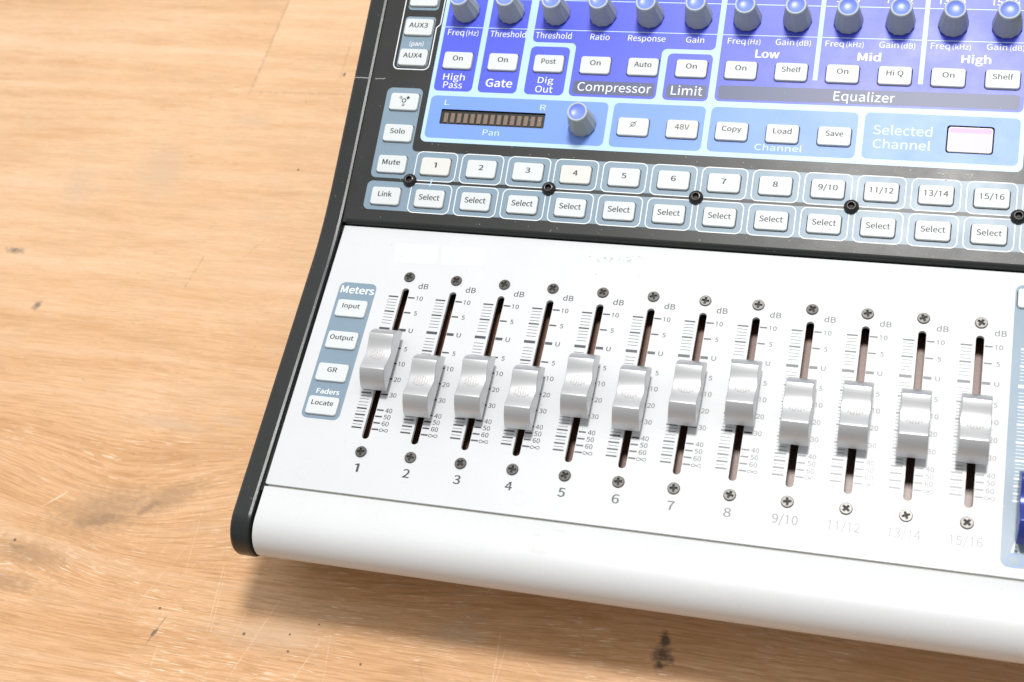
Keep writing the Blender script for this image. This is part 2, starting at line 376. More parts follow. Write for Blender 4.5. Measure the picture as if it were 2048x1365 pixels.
# letter shapes for the printing (outlines in units of 1/500 cap height)
GLYPHS = {'(':[231,[[163,-134,201,-117,163,-41,136,41,120,125,115,212,120,298,136,383,163,464,201,540,163,558,121,480,89,397,70,308,63,212,70,116,89,27,121,-56]]],')':[231,[[68,-134,110,-56,141,27,161,116,168,212,161,308,141,397,110,480,68,558,29,540,67,464,95,383,111,298,117,212,111,125,95,41,67,-41,29,-117]]],'/':[267,[[8,-122,53,-122,257,542,212,542]]],'0':[379,[[190,-9,254,7,303,56,334,137,345,252,334,365,303,445,254,493,190,509,125,493,76,445,45,365,34,252,45,137,76,56,125,7],[190,42,151,54,121,92,101,157,94,252,101,346,121,410,151,448,190,460,228,448,259,410,278,346,285,252,278,157,259,92,228,54]]],'1':[379,[[60,0,334,0,334,52,234,52,234,500,186,500,165,489,141,479,114,471,83,465,83,425,172,425,172,52,60,52]]],'2':[379,[[30,0,344,0,344,54,206,54,186,53,165,52,144,51,124,49,204,131,266,210,306,287,321,362,310,423,281,469,235,498,175,509,130,504,92,489,58,466,27,436,63,400,86,424,110,442,138,454,167,458,208,451,236,430,254,399,259,359,245,292,203,217,132,133,30,37]]],'3':[379,[[179,-9,242,1,293,29,328,74,340,134,332,181,310,218,276,244,235,261,235,264,271,282,299,308,317,342,323,384,312,437,282,476,236,500,177,509,137,504,100,492,68,473,38,450,72,410,94,430,119,445,146,455,175,458,211,453,237,437,254,412,260,379,253,342,230,311,187,291,121,284,121,236,195,229,243,209,269,177,277,136,270,97,249,68,217,49,175,43,136,48,103,60,76,79,52,100,20,60,48,34,83,12,126,-3]]],'4':[379,[[232,0,291,0,291,138,357,138,357,188,291,188,291,500,222,500,14,179,14,138,232,138],[232,188,78,188,192,358,203,377,213,395,223,414,233,432,235,432,234,410,233,386,232,362,232,341]]],'5':[379,[[179,-9,240,3,292,36,329,90,342,162,330,234,298,284,250,313,192,322,170,321,151,317,134,310,117,302,130,447,318,447,318,500,75,500,59,267,92,246,112,258,132,267,152,273,175,275,218,267,251,245,272,209,279,161,271,112,248,75,214,51,173,43,133,48,100,60,73,78,50,98,18,57,47,33,82,12,125,-3]]],'6':[379,[[205,-9,261,3,306,36,338,87,349,153,339,222,311,271,268,301,210,310,180,306,150,294,122,276,97,250,108,348,136,412,177,447,226,458,248,455,269,447,289,435,305,420,340,458,318,478,291,495,259,505,223,509,153,494,94,447,53,364,38,239,51,130,86,53,139,7],[98,201,124,230,150,250,176,261,200,264,240,256,268,234,284,199,290,153,283,107,266,71,239,48,205,40,163,51,131,82,109,132]]],'7':[379,[[135,0,200,0,210,134,232,248,275,354,347,462,347,500,33,500,33,447,276,447,214,346,172,243,147,131]]],'8':[379,[[191,-9,255,1,304,28,336,69,347,120,340,166,322,202,295,230,263,252,263,255,286,276,307,304,323,338,329,376,320,429,293,471,250,498,192,508,138,498,95,472,66,432,55,381,61,344,75,313,97,287,123,265,123,263,89,240,60,209,39,171,31,124,43,71,76,29,127,1],[225,271,182,290,146,313,121,342,112,381,118,414,134,439,160,455,192,461,227,454,254,435,271,407,276,372,273,345,263,319,247,295],[192,38,150,44,117,64,95,93,87,130,92,164,106,194,128,221,156,243,206,221,248,197,277,165,288,122,281,88,262,61,231,44]]],'9':[379,[[160,-9,228,6,286,55,327,142,342,271,329,376,294,450,240,494,173,509,118,497,72,464,41,413,30,347,40,279,68,229,111,200,168,190,199,194,230,206,258,225,283,250,271,153,243,89,204,54,158,43,134,46,112,53,91,65,74,81,40,42,63,22,90,6,122,-5],[282,303,257,272,230,252,204,240,178,236,139,244,111,266,94,301,89,347,95,393,113,429,140,452,174,460,217,450,249,420,271,371]]],'A':[415,[[3,0,66,0,115,153,297,153,345,0,412,0,242,500,172,500],[130,203,155,280,168,322,181,363,193,406,205,449,207,449,220,406,232,364,244,322,258,280,282,203]]],'B':[448,[[69,0,228,0,305,9,365,36,404,82,417,147,410,192,389,228,357,252,316,266,316,269,347,286,370,311,384,342,389,378,376,434,341,472,286,493,217,500,69,500],[132,288,132,450,209,450,260,446,297,432,319,407,327,370,320,335,299,310,261,293,206,288],[132,50,132,239,219,239,277,233,320,217,346,189,355,149,346,105,319,74,277,56,219,50]]],'C':[435,[[257,-9,303,-4,343,10,379,32,411,63,376,103,351,79,324,61,294,50,260,46,195,61,146,102,115,166,104,252,116,336,148,399,198,440,262,454,292,450,319,441,343,426,364,407,398,447,373,471,342,490,304,504,261,509,173,491,103,440,56,358,40,250,56,141,102,60,171,9]]],'D':[469,[[69,0,196,0,296,17,369,67,414,146,429,252,414,358,369,436,295,484,194,500,69,500],[132,52,132,449,188,449,266,436,321,398,353,336,364,252,353,167,321,104,266,65,188,52]]],'E':[402,[[69,0,364,0,364,54,132,54,132,236,321,236,321,290,132,290,132,447,357,447,357,500,69,500]]],'F':[377,[[69,0,132,0,132,224,323,224,323,278,132,278,132,447,357,447,357,500,69,500]]],'G':[470,[[265,-9,313,-5,355,8,391,26,420,49,420,259,255,259,255,207,362,207,362,76,344,63,322,54,298,48,271,46,200,61,148,102,115,166,104,252,116,336,150,399,202,440,271,454,305,450,334,440,358,425,379,407,413,447,388,470,356,489,317,503,269,509,177,491,105,440,57,358,40,250,56,141,103,60,175,9]]],'H':[497,[[69,0,132,0,132,236,365,236,365,0,428,0,428,500,365,500,365,291,132,291,132,500,69,500]]],'I':[200,[[69,0,132,0,132,500,69,500]]],'L':[370,[[69,0,351,0,351,54,132,54,132,500,69,500]]],'M':[554,[[69,0,126,0,126,277,125,312,123,350,120,389,117,424,120,424,160,310,255,50,297,50,392,310,432,424,435,424,432,389,429,350,427,312,426,277,426,0,485,0,485,500,409,500,314,233,305,207,297,181,288,154,279,128,276,128,267,154,258,181,249,207,240,233,145,500,69,500]]],'O':[506,[[253,-9,339,9,407,61,451,143,467,252,451,360,407,440,339,491,253,509,167,491,99,440,55,360,40,252,55,143,99,61,167,9],[253,46,192,61,145,102,115,167,104,252,115,336,145,399,192,440,253,454,314,440,361,399,391,336,402,252,391,167,361,102,314,61]]],'P':[432,[[69,0,132,0,132,199,214,199,289,208,347,237,385,285,398,353,385,422,347,468,288,492,211,500,69,500],[132,250,132,449,203,449,261,444,302,428,327,399,336,353,328,307,304,275,263,256,206,250]]],'Q':[506,[[253,44,192,58,145,100,115,165,104,252,115,336,145,399,192,440,253,454,314,440,361,399,391,336,402,252,391,165,361,100,314,58],[406,-126,428,-125,447,-122,464,-119,477,-114,465,-65,455,-68,443,-71,429,-72,413,-73,374,-69,340,-56,311,-35,290,-6,362,22,418,76,454,153,467,252,451,360,407,440,339,491,253,509,167,491,99,440,55,360,40,252,53,152,90,73,148,19,222,-7,250,-54,290,-92,342,-117]]],'R':[433,[[132,263,132,449,216,449,268,444,306,429,329,402,337,360,329,317,306,287,268,269,216,263],[343,0,414,0,287,219,333,237,369,266,392,307,400,360,387,426,351,469,295,493,225,500,69,500,69,0,132,0,132,212,222,212]]],'S':[407,[[207,-9,278,2,331,32,365,77,377,133,369,182,347,218,315,246,274,267,203,297,174,311,147,327,128,350,120,381,127,411,146,434,175,449,214,454,247,450,276,441,303,427,327,407,360,447,331,472,296,492,257,504,214,509,151,499,101,472,68,430,56,377,65,328,89,292,122,266,158,248,229,217,262,201,289,184,307,160,313,128,306,94,285,69,252,52,208,46,170,51,133,63,99,83,70,108,33,65,68,34,110,11,156,-4]]],'T':[409,[[173,0,236,0,236,447,387,447,387,500,21,500,21,447,173,447]]],'U':[492,[[246,-9,317,2,374,38,412,105,426,206,426,500,365,500,365,205,356,129,330,80,293,54,246,46,200,54,163,80,139,129,130,205,130,500,67,500,67,206,80,105,118,38,175,2]]],'V':[392,[[160,0,233,0,392,500,328,500,248,229,236,187,224,147,212,106,199,64,196,64,184,106,172,147,160,187,148,229,67,500,1,500]]],'X':[391,[[12,0,78,0,150,135,160,154,170,174,180,194,190,216,193,216,205,194,216,174,226,154,236,135,310,0,380,0,233,255,370,500,304,500,237,372,228,355,219,338,211,319,201,299,198,299,187,319,177,338,168,355,159,372,91,500,21,500,158,259]]],'a':[384,[[148,-9,181,-5,213,7,243,24,271,44,273,44,278,0,329,0,329,228,322,290,299,338,260,369,201,380,158,375,119,364,84,348,56,332,80,289,104,303,130,316,160,325,191,328,229,320,252,299,264,269,267,235,165,217,95,189,54,149,40,96,48,52,71,19,105,-2],[166,42,140,45,119,55,105,73,100,100,109,133,137,159,189,179,267,193,267,90,241,69,216,54,192,45]]],'c':[348,[[209,-9,241,-6,273,4,302,18,329,38,302,80,283,65,262,54,239,46,214,43,168,53,131,82,108,127,100,185,108,243,133,288,170,317,216,327,237,325,256,319,274,308,290,295,321,336,300,353,276,367,247,376,214,380,145,367,89,329,50,267,35,185,49,103,85,42,140,4]]],'d':[423,[[189,-9,221,-5,251,7,278,23,302,44,304,44,309,0,360,0,360,543,297,543,297,400,301,337,277,355,253,368,227,377,196,380,136,366,85,327,49,266,36,185,47,103,78,42,126,4],[203,44,159,53,127,81,107,126,100,186,109,243,132,288,166,317,207,327,230,325,252,318,275,306,297,289,297,94,274,72,251,56,227,47]]],'e':[378,[[213,-9,248,-6,280,2,309,14,334,29,312,70,291,58,269,49,245,43,220,41,171,50,133,76,108,117,97,171,347,171,348,178,348,187,349,196,349,206,339,278,311,333,264,368,201,380,140,366,87,328,49,266,35,185,49,103,87,42,143,4],[96,215,109,264,133,300,165,322,203,330,241,323,270,301,288,265,295,215]]],'f':[222,[[23,320,73,320,73,0,135,0,135,320,214,320,214,370,135,370,135,429,138,461,148,483,164,497,188,502,198,501,208,499,219,496,229,492,243,540,229,545,214,549,198,551,181,552,133,543,99,519,79,480,73,430,73,370,23,367]]],'g':[385,[[188,-171,265,-160,324,-132,362,-91,375,-42,367,-3,343,25,302,41,246,46,173,46,142,49,122,57,112,70,108,86,110,100,115,111,123,121,132,130,145,125,159,121,173,118,187,117,240,126,283,152,312,193,323,246,320,269,314,290,305,308,293,323,368,323,368,370,239,370,229,374,216,377,202,379,187,380,134,371,90,344,60,303,48,248,53,216,63,188,79,165,97,148,97,145,82,133,69,117,60,98,56,76,58,56,65,39,76,26,89,16,89,12,66,-5,49,-26,38,-48,35,-72,46,-114,77,-145,126,-164],[187,160,157,166,132,183,115,211,108,248,115,284,132,311,157,328,187,334,218,328,243,311,260,284,266,248,260,211,243,183,217,166],[196,-128,151,-123,118,-110,97,-90,89,-63,91,-47,98,-31,110,-15,127,0,139,-3,152,-4,164,-5,175,-5,239,-5,271,-8,295,-16,309,-30,314,-53,306,-80,282,-104,245,-121]]],'h':[414,[[63,0,126,0,126,269,151,293,175,311,200,322,226,325,258,320,280,302,293,271,297,226,297,0,359,0,359,235,352,297,331,343,296,370,246,380,210,375,178,362,149,342,123,318,126,394,126,543,63,543]]],'i':[188,[[63,0,126,0,126,370,63,370],[94,447,111,450,124,458,133,471,136,488,133,505,124,517,111,526,94,529,77,526,64,517,56,505,53,488,56,471,64,458,77,450]]],'k':[377,[[63,0,124,0,124,98,194,179,302,0,370,0,230,221,353,370,284,370,127,175,124,175,124,543,63,543]]],'l':[194,[[128,-9,140,-8,149,-7,157,-5,164,-3,156,44,151,44,148,43,145,43,143,43,136,44,130,49,127,57,126,70,126,543,63,543,63,74,66,39,78,13,98,-3]]],'m':[632,[[63,0,126,0,126,269,150,294,174,311,197,322,218,325,249,320,270,302,283,271,287,226,287,0,349,0,349,269,374,294,398,311,421,322,443,325,473,320,495,302,507,271,512,226,512,0,574,0,574,235,567,297,546,343,511,370,462,380,429,375,398,360,368,338,339,309,325,339,304,361,275,375,237,380,205,375,175,362,147,341,121,317,120,317,114,370,63,370]]],'n':[416,[[63,0,126,0,126,269,151,293,175,311,200,322,226,325,258,320,280,302,293,271,297,226,297,0,359,0,359,235,352,297,331,343,296,370,246,380,210,375,178,362,148,341,121,317,120,317,114,370,63,370]]],'o':[413,[[207,-9,272,4,326,42,364,103,378,185,364,267,326,329,272,367,207,380,142,367,87,329,49,267,35,185,49,103,87,42,142,4],[207,43,163,53,129,82,107,127,100,185,107,243,129,288,163,317,207,327,251,317,285,288,307,243,314,185,307,127,285,82,251,53]]],'p':[423,[[63,-156,126,-156,126,-31,123,34,149,16,175,2,200,-6,226,-9,287,5,338,43,374,106,387,191,377,269,349,328,303,367,239,380,208,376,177,364,148,347,121,327,120,327,114,370,63,370],[216,44,196,46,174,52,150,64,126,82,126,277,152,299,176,314,200,324,224,327,269,318,299,290,317,247,322,190,314,129,292,83,258,54]]],'q':[423,[[297,-156,360,-156,360,370,310,370,304,336,303,336,279,355,254,369,227,377,196,380,136,366,85,327,49,266,36,185,47,103,78,42,126,4,189,-9,220,-5,250,6,277,22,301,43,297,-25],[203,44,159,53,127,81,107,126,100,186,109,243,132,288,166,317,207,327,230,325,252,318,275,306,297,289,297,94,274,72,251,56,227,47]]],'r':[265,[[63,0,126,0,126,238,146,278,170,305,194,319,218,324,229,324,238,322,246,321,254,318,266,372,257,376,248,378,238,380,226,380,196,375,168,359,143,335,121,303,120,303,114,370,63,370]]],'s':[319,[[160,-9,217,0,260,24,285,58,294,101,284,145,258,176,222,197,181,214,151,225,126,238,108,255,102,278,106,298,118,316,140,327,171,332,194,329,215,322,235,312,254,299,284,338,261,354,234,367,203,377,170,380,116,372,76,349,51,316,42,275,52,234,77,205,111,184,150,168,181,156,208,141,227,122,235,98,230,75,217,57,194,44,162,40,130,43,102,52,77,66,52,84,22,42,51,22,84,6,121,-5]]],'t':[257,[[179,-9,196,-8,214,-5,231,0,248,5,235,52,225,48,215,45,204,42,193,42,166,46,148,60,139,82,136,113,136,320,237,320,237,370,136,370,136,475,84,475,77,370,18,367,18,320,74,320,74,115,79,64,97,25,129,0]]],'u':[414,[[171,-9,207,-4,238,9,267,31,293,58,295,58,300,0,352,0,352,370,290,370,290,108,265,80,241,60,216,49,190,45,158,51,136,68,124,99,120,143,120,370,57,370,57,136,64,73,85,28,120,0]]],'v':[355,[[143,0,216,0,347,370,285,370,215,160,206,132,198,105,189,77,181,50,177,50,169,77,161,105,152,132,143,160,74,370,9,370]]],'w':[547,[[121,0,194,0,246,198,253,225,259,252,265,279,271,306,275,306,281,279,287,252,293,226,300,200,353,0,429,0,529,370,469,370,415,156,410,130,404,104,398,79,393,53,389,53,383,79,377,104,370,130,364,156,306,370,245,370,187,156,180,130,174,104,168,79,162,53,159,53,153,79,148,104,143,130,137,156,82,370,18,370]]],'y':[355,[[69,-160,118,-150,156,-123,185,-82,207,-31,347,370,286,370,219,165,189,60,186,60,176,87,167,113,158,140,149,165,74,370,9,370,158,-1,149,-29,136,-60,117,-86,95,-102,66,-108,58,-108,51,-106,44,-104,38,-102,25,-152,35,-155,45,-158,57,-159]]],'z':[324,[[24,0,304,0,304,50,102,50,298,337,298,370,45,370,45,320,219,320,24,33]]],' ':[153,[]]}
GLYPHS['1'] = [400, [[186, 0, 240, 0, 240, 500, 194, 500, 92, 446, 106, 402, 186, 442]]]
_txt = {}
CAPH = 0.5


def text_mesh(s, weight):
    if (s, weight) not in _txt:
        x, cs = 0, []
        for ch in s:
            adv, loops = GLYPHS[ch]
            for lp in loops:
                cs.append([((lp[i] + x) * 0.001, lp[i + 1] * 0.001) for i in range(0, len(lp), 2)])
            x += adv
        me = fill2d(cs)
        xs = [v.co.x for v in me.vertices]
        _txt[(s, weight)] = (me, min(xs), max(xs))
    return _txt[(s, weight)]


def put_text(mb, s, x0, x1, yb, yt, z, mat, place, weight=0.0):
    me, a, b = text_mesh(s, weight)
    sx = (x1 - x0) / (b - a)
    sy = (yt - yb) / CAPH
    # heavier lettering: the same outline laid over itself with small shifts
    shifts = [(0, 0)] if weight <= 0 else [(-weight, 0), (0, weight * 0.5), (weight, 0), (0, -weight * 0.5)]
    for q, (ox, oy) in enumerate(shifts):
        mb.add_mesh(me, mat, lambda x, y, zz: place(x0 + (x - a + ox) * sx, yb + (y + oy) * sy, z + 0.008 * q))


def inside(h, o):
    hx = [p[0] for p in h]
    hy = [p[1] for p in h]
    ox = [p[0] for p in o]
    oy = [p[1] for p in o]
    return min(hx) > min(ox) and max(hx) < max(ox) and min(hy) > min(oy) and max(hy) < max(oy)


def pt_in(p, poly):
    r = False
    j = len(poly) - 1
    for i in range(len(poly)):
        a, b = poly[i], poly[j]
        if (a[1] > p[1]) != (b[1] > p[1]) and p[0] < (b[0] - a[0]) * (p[1] - a[1]) / (b[1] - a[1]) + a[0]:
            r = not r
        j = i
    return r


def layer(mb, outer, holes, z, mat, place, thick=0.0, side=None):
    hs = [h for h in holes if all(pt_in(p, outer) for p in h)]
    me = fill2d([outer] + hs, thick)
    if thick:
        k = len(mb.f)
        mb.add_mesh(me, mat, lambda x, y, zz: place(x, y, zz - thick / 2 + z))
        if side:
            i = mb.mat(side)
            for q, p in enumerate(me.polygons):
                if abs(p.normal.z) < 0.5:
                    mb.mi[k + q] = i
    else:
        mb.add_mesh(me, mat, lambda x, y, zz: place(x, y, z))


def ring(mb, outer, inner, z, mat, place):
    me = fill2d([outer, inner])
    mb.add_mesh(me, mat, lambda x, y, zz: place(x, y, z))


def stroke(mb, pts, wd, z, mat, place):
    vs, fs = [], []
    for i, p in enumerate(pts):
        a = Vector(pts[max(0, i - 1)])
        b = Vector(pts[min(len(pts) - 1, i + 1)])
        d = (b - a).normalized()
        nrm = Vector((-d.y, d.x)) * wd / 2
        vs += [(p[0] + nrm.x, p[1] + nrm.y, z), (p[0] - nrm.x, p[1] - nrm.y, z)]
    for i in range(len(pts) - 1):
        fs.append((2 * i, 2 * i + 1, 2 * i + 3, 2 * i + 2))
    mb.add(vs, fs, mat, place)


def lathe(mb, prof, mat, n=32, flute=None, smooth=True, cap=True):
    vs, fs = [], []
    for r, z in prof:
        for i in range(n):
            a = 2 * math.pi * i / n
            q = r * (flute(i, z) if flute else 1.0)
            vs.append((q * math.cos(a), q * math.sin(a), z))
    for j in range(len(prof) - 1):
        for i in range(n):
            fs.append((j * n + i, j * n + (i + 1) % n, (j + 1) * n + (i + 1) % n, (j + 1) * n + i))
    mb.add(vs, fs, mat, None, smooth)
    if cap:
        mb.add(vs[-n:], [tuple(range(n))], mat, None, False)


def link(name, me, parent=None, loc=None, rot=None):
    o = bpy.data.objects.new(name, me)
    COL.objects.link(o)
    if parent is not None:
        o.parent = parent
    if loc is not None:
        o.location = loc
    if rot is not None:
        o.rotation_euler = rot
    return o


def loc_low(x, y, z=0.0):
    return (low(x, y, z) - ORG) * MM


def loc_up(u, v, h=0.0):
    return (up(u, v, h) - ORG) * MM


UPROT = (UP_TH, 0, 0)


# ------------------------------------------------------------------ tabletop
def wood_material():
    n = N('oak_wood')
    co = n.coord()
    sep = n.new('ShaderNodeSeparateXYZ')
    n.link(co, sep.inputs[0])
    X = n.math('MULTIPLY', sep.outputs[0], 1000.0)    # millimetres on the table
    Y = n.math('MULTIPLY', sep.outputs[1], 1000.0)

    # boards: joint between two rows of boards, butt joint in the upper row
    upper = n.math('GREATER_THAN', Y, 128.0)
    rightb = n.math('MULTIPLY', n.math('GREATER_THAN', X, -248.7), upper)
    board = n.math('ADD', n.math('MULTIPLY', upper, 3.7), n.math('MULTIPLY', rightb, 5.1))

    def gauss(cx, cy, sx, sy, ang=0.0):
        ca, sa = math.cos(ang), math.sin(ang)
        dx = n.math('SUBTRACT', X, cx)
        dy = n.math('SUBTRACT', Y, cy)
        u = n.math('ADD', n.math('MULTIPLY', dx, ca / sx), n.math('MULTIPLY', dy, sa / sx))
        v = n.math('ADD', n.math('MULTIPLY', dx, -sa / sy), n.math('MULTIPLY', dy, ca / sy))
        r2 = n.math('ADD', n.math('MULTIPLY', u, u), n.math('MULTIPLY', v, v))
        return n.math('POWER', 2.718, n.math('MULTIPLY', r2, -1.0))

    # grain bends round the knots
    k1 = gauss(-232, -119, 66, 30)
    k2 = gauss(-263, -143, 34, 13)
    k3 = gauss(-118, -146, 75, 17)
    warp = n.math('ADD', n.math('ADD', n.math('MULTIPLY', k1, 19.0), n.math('MULTIPLY', k2, -13.0)), n.math('MULTIPLY', k3, 10.0))
    lowf = n.noise(n.comb(n.math('MULTIPLY', X, 0.006), n.math('MULTIPLY', Y, 0.02), board), 1.0, 2, 0.5)
    yy = n.math('ADD', n.math('ADD', Y, warp), n.math('MULTIPLY', n.math('SUBTRACT', lowf, 0.5), 8.0))
    gv = n.comb(n.math('MULTIPLY', X, 0.012), n.math('MULTIPLY', yy, 0.14), board)
    rings = n.noise(gv, 1.0, 5, 0.66, 0.4)
    fv = n.comb(n.math('MULTIPLY', X, 0.045), n.math('MULTIPLY', yy, 1.15), board)
    fine = n.noise(fv, 1.0, 4, 0.65, 0.2)
    pv = n.comb(n.math('MULTIPLY', X, 0.11), n.math('MULTIPLY', yy, 1.7), board)
    pore = n.noise(pv, 1.0, 2, 0.5, 0.6)
    patch = n.noise(n.comb(n.math('MULTIPLY', X, 0.012), n.math('MULTIPLY', Y, 0.022), board), 1.0, 3, 0.55)

    light = (0.69, 0.455, 0.278, 1)
    midc = (0.615, 0.388, 0.215, 1)
    dark = (0.475, 0.275, 0.132, 1)
    col = n.mix(n.ramp(rings, 0.30, 0.66), midc, light)
    col = n.mix(n.ramp(rings, 0.47, 0.28, 0.0, 0.40), col, dark)
    col = n.mix(n.ramp(fine, 0.52, 0.28, 0.0, 0.42), col, dark)
    col = n.mix(n.ramp(patch, 0.52, 0.75, 0.0, 0.5), col, (0.60, 0.405, 0.25, 1))
    hv = n.comb(n.math('MULTIPLY', X, 0.13), n.math('MULTIPLY', yy, 2.4), n.math('ADD', board, 1.3))
    hair = n.noise(hv, 1.0, 3, 0.6)
    col = n.mix(n.ramp(hair, 0.50, 0.30, 0.0, 0.30), col, (0.50, 0.30, 0.16, 1))
    col = n.mix(n.ramp(hair, 0.55, 0.72, 0.0, 0.40), col, (0.80, 0.59, 0.41, 1))
    mott = n.noise(n.comb(n.math('MULTIPLY', X, 0.05), n.math('MULTIPLY', Y, 0.07), 4.0), 1.0, 5, 0.65, 0.5)
    col = n.mix(n.ramp(mott, 0.52, 0.70, 0.0, 0.45), col, (0.57, 0.405, 0.265, 1))
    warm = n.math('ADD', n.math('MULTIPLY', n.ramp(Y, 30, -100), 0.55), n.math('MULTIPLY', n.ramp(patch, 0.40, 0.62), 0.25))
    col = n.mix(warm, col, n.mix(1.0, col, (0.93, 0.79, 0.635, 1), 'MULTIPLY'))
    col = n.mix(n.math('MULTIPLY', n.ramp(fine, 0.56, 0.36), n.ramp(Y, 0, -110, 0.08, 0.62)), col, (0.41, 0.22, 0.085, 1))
    bands = n.noise(n.comb(n.math('MULTIPLY', X, 0.0035), n.math('MULTIPLY', yy, 0.055), n.math('ADD', board, 9.0)), 1.0, 4, 0.6)
    col = n.mix(n.ramp(bands, 0.50, 0.68, 0.0, 0.55), col, n.mix(1.0, col, (0.86, 0.78, 0.68, 1), 'MULTIPLY'))
    col = n.mix(n.ramp(bands, 0.48, 0.32, 0.0, 0.40), col, (0.74, 0.53, 0.365, 1))
    tick = n.noise(n.comb(n.math('MULTIPLY', X, 0.30), n.math('MULTIPLY', yy, 2.6), 5.0), 1.0, 2, 0.5)
    col = n.mix(n.math('MULTIPLY', n.ramp(tick, 0.34, 0.26), 0.45), col, (0.30, 0.17, 0.075, 1))
    # limed pores: pale short strokes, stronger near the knot and to the front
    front = n.ramp(Y, -40, -150)
    dens = n.ramp(n.noise(n.comb(n.math('MULTIPLY', X, 0.02), n.math('MULTIPLY', Y, 0.03), 2.0), 1.0, 3), 0.40, 0.62)
    pm = n.math('MULTIPLY', n.ramp(pore, 0.59, 0.70), n.math('MULTIPLY', dens, n.math('ADD', n.math('MULTIPLY', front, 0.62), 0.22)))
    col = n.mix(pm, col, (0.86, 0.70, 0.54, 1))
    dp = n.math('MULTIPLY', n.ramp(pore, 0.40, 0.30), 0.22)
    col = n.mix(dp, col, (0.34, 0.20, 0.10, 1))

    # edge noise used to ragged-up stains
    rag = n.math('SUBTRACT', n.noise(n.comb(n.math('MULTIPLY', X, 0.25), n.math('MULTIPLY', Y, 0.45), 0.0), 1.0, 4, 0.6), 0.5)

    def stain(col_in, spots, colour, lo=0.35, hi=0.62, rg=1.1, strength=1.0):
        acc = None
        for s in spots:
            g = gauss(*s)
            acc = g if acc is None else n.math('MAXIMUM', acc, g)
        m = n.ramp(n.math('ADD', acc, n.math('MULTIPLY', rag, rg)), lo, hi, 0.0, strength)
        return n.mix(m, col_in, colour)

    pale = (0.84, 0.70, 0.56, 1)
    brk = n.ramp(n.noise(n.comb(n.math('MULTIPLY', X, 0.5), n.math('MULTIPLY', Y, 0.5), 7.0), 1.0, 3, 0.7), 0.38, 0.60)
    # knots
    col = stain(col, [(-231, -121, 30, 12, 0.35), (-206, -112, 21, 7, 0.5), (-258, -146, 22, 7, -0.1), (-268, -160, 20, 5, 0.0)], (0.37, 0.225, 0.12, 1), 0.22, 1.0, 1.5, 0.85)
    col = stain(col, [(-233, -126, 15, 4.0, 0.3), (-212, -117, 8, 2.0, 0.7), (-266, -143.5, 7, 1.3, 0.0)], (0.27, 0.165, 0.095, 1), 0.40, 0.95, 1.4, 0.65)
    # pale growth-ring lines curving round the right side of the knot
    ex_ = n.math('MULTIPLY', n.math('SUBTRACT', X, -240.0), 0.62)
    ey_ = n.math('SUBTRACT', Y, -128.0)
    er = n.math('SQRT', n.math('ADD', n.math('MULTIPLY', ex_, ex_), n.math('MULTIPLY', ey_, ey_)))
    er = n.math('ADD', er, n.math('MULTIPLY', lowf, 14.0))
    wav = n.math('ABSOLUTE', n.math('SINE', n.math('MULTIPLY', er, 0.62)))
    msk = n.math('MULTIPLY', gauss(-196, -136, 52, 30), n.ramp(X, -232, -205))
    ringm = n.math('MULTIPLY', n.math('MULTIPLY', n.ramp(wav, 0.30, 0.05), msk), n.math('MULTIPLY', brk, 0.10))
    col = n.mix(ringm, col, pale)
    # grey smudges
    col = stain(col, [(-240, 107, 12, 4, 0.0), (-280, 70, 14, 22, 0.3), (-215, -75, 22, 4, -0.1), (-190, -70, 9, 2.5, -0.1), (-322, 55, 10, 16, 0.2), (-135, -165, 28, 8, 0.1), (-60, -152, 14, 7, 0.2)], (0.50, 0.365, 0.245, 1), 0.20, 1.0, 1.3, 0.55)
    # small dark marks and the black stain in front of the console
    col = stain(col, [(21.3, -148.6, 4.4, 5.2, 0.3), (20.9, -142.6, 2.6, 4.6, 0.0), (20.4, -152.5, 2.2, 3.0, 0.0)], (0.06, 0.047, 0.038, 1), 0.30, 0.95, 1.9, 0.85)
    col = stain(col, [(-340, 12.7, 6.0, 2.0, 0.0), (-313.1, -18.3, 2.6, 3.2, -0.6)], (0.16, 0.125, 0.10, 1), 0.30, 0.95, 1.5, 0.85)
    col = stain(col, [(-187.4, -171.6, 1.2, 3.0, -0.5), (-148.5, -166.2, 1.0, 1.0), (-171.3, -20.8, 1.0, 1.8), (-268.7, -140.5, 1.0, 1.0), (-204, 76.0, 0.9, 1.0), (-199, 142.0, 0.9, 2.2), (-189.0, -161.0, 0.8, 0.8), (-129.0, -163.5, 0.7, 0.7), (-127.5, -170.5, 0.8, 0.8), (-118, -157.5, 0.6, 0.6), (-96, -171, 0.7, 0.9)], (0.10, 0.075, 0.05, 1), 0.45, 0.8, 0.5, 0.9)

    def seg(col_in, a, b, wd, colour, strength, broken=None):
        broken = broken or brk
        ax, ay = a
        bx, by = b
        L = math.hypot(bx - ax, by - ay)
        ux, uy = (bx - ax) / L, (by - ay) / L
        dx = n.math('SUBTRACT', X, ax)
        dy = n.math('SUBTRACT', Y, ay)
        t = n.math('ADD', n.math('MULTIPLY', dx, ux), n.math('MULTIPLY', dy, uy))
        s = n.math('ADD', n.math('MULTIPLY', dx, -uy), n.math('MULTIPLY', dy, ux))
        over = n.math('SUBTRACT', n.math('ABSOLUTE', n.math('SUBTRACT', t, L / 2)), L / 2)
        e = n.math('MAXIMUM', n.math('ABSOLUTE', s), n.math('MULTIPLY', over, 0.15))
        m = n.ramp(e, wd * 0.35, wd, strength, 0.0)
        m = n.math('MULTIPLY', m, broken)
        return n.mix(m, col_in, colour)

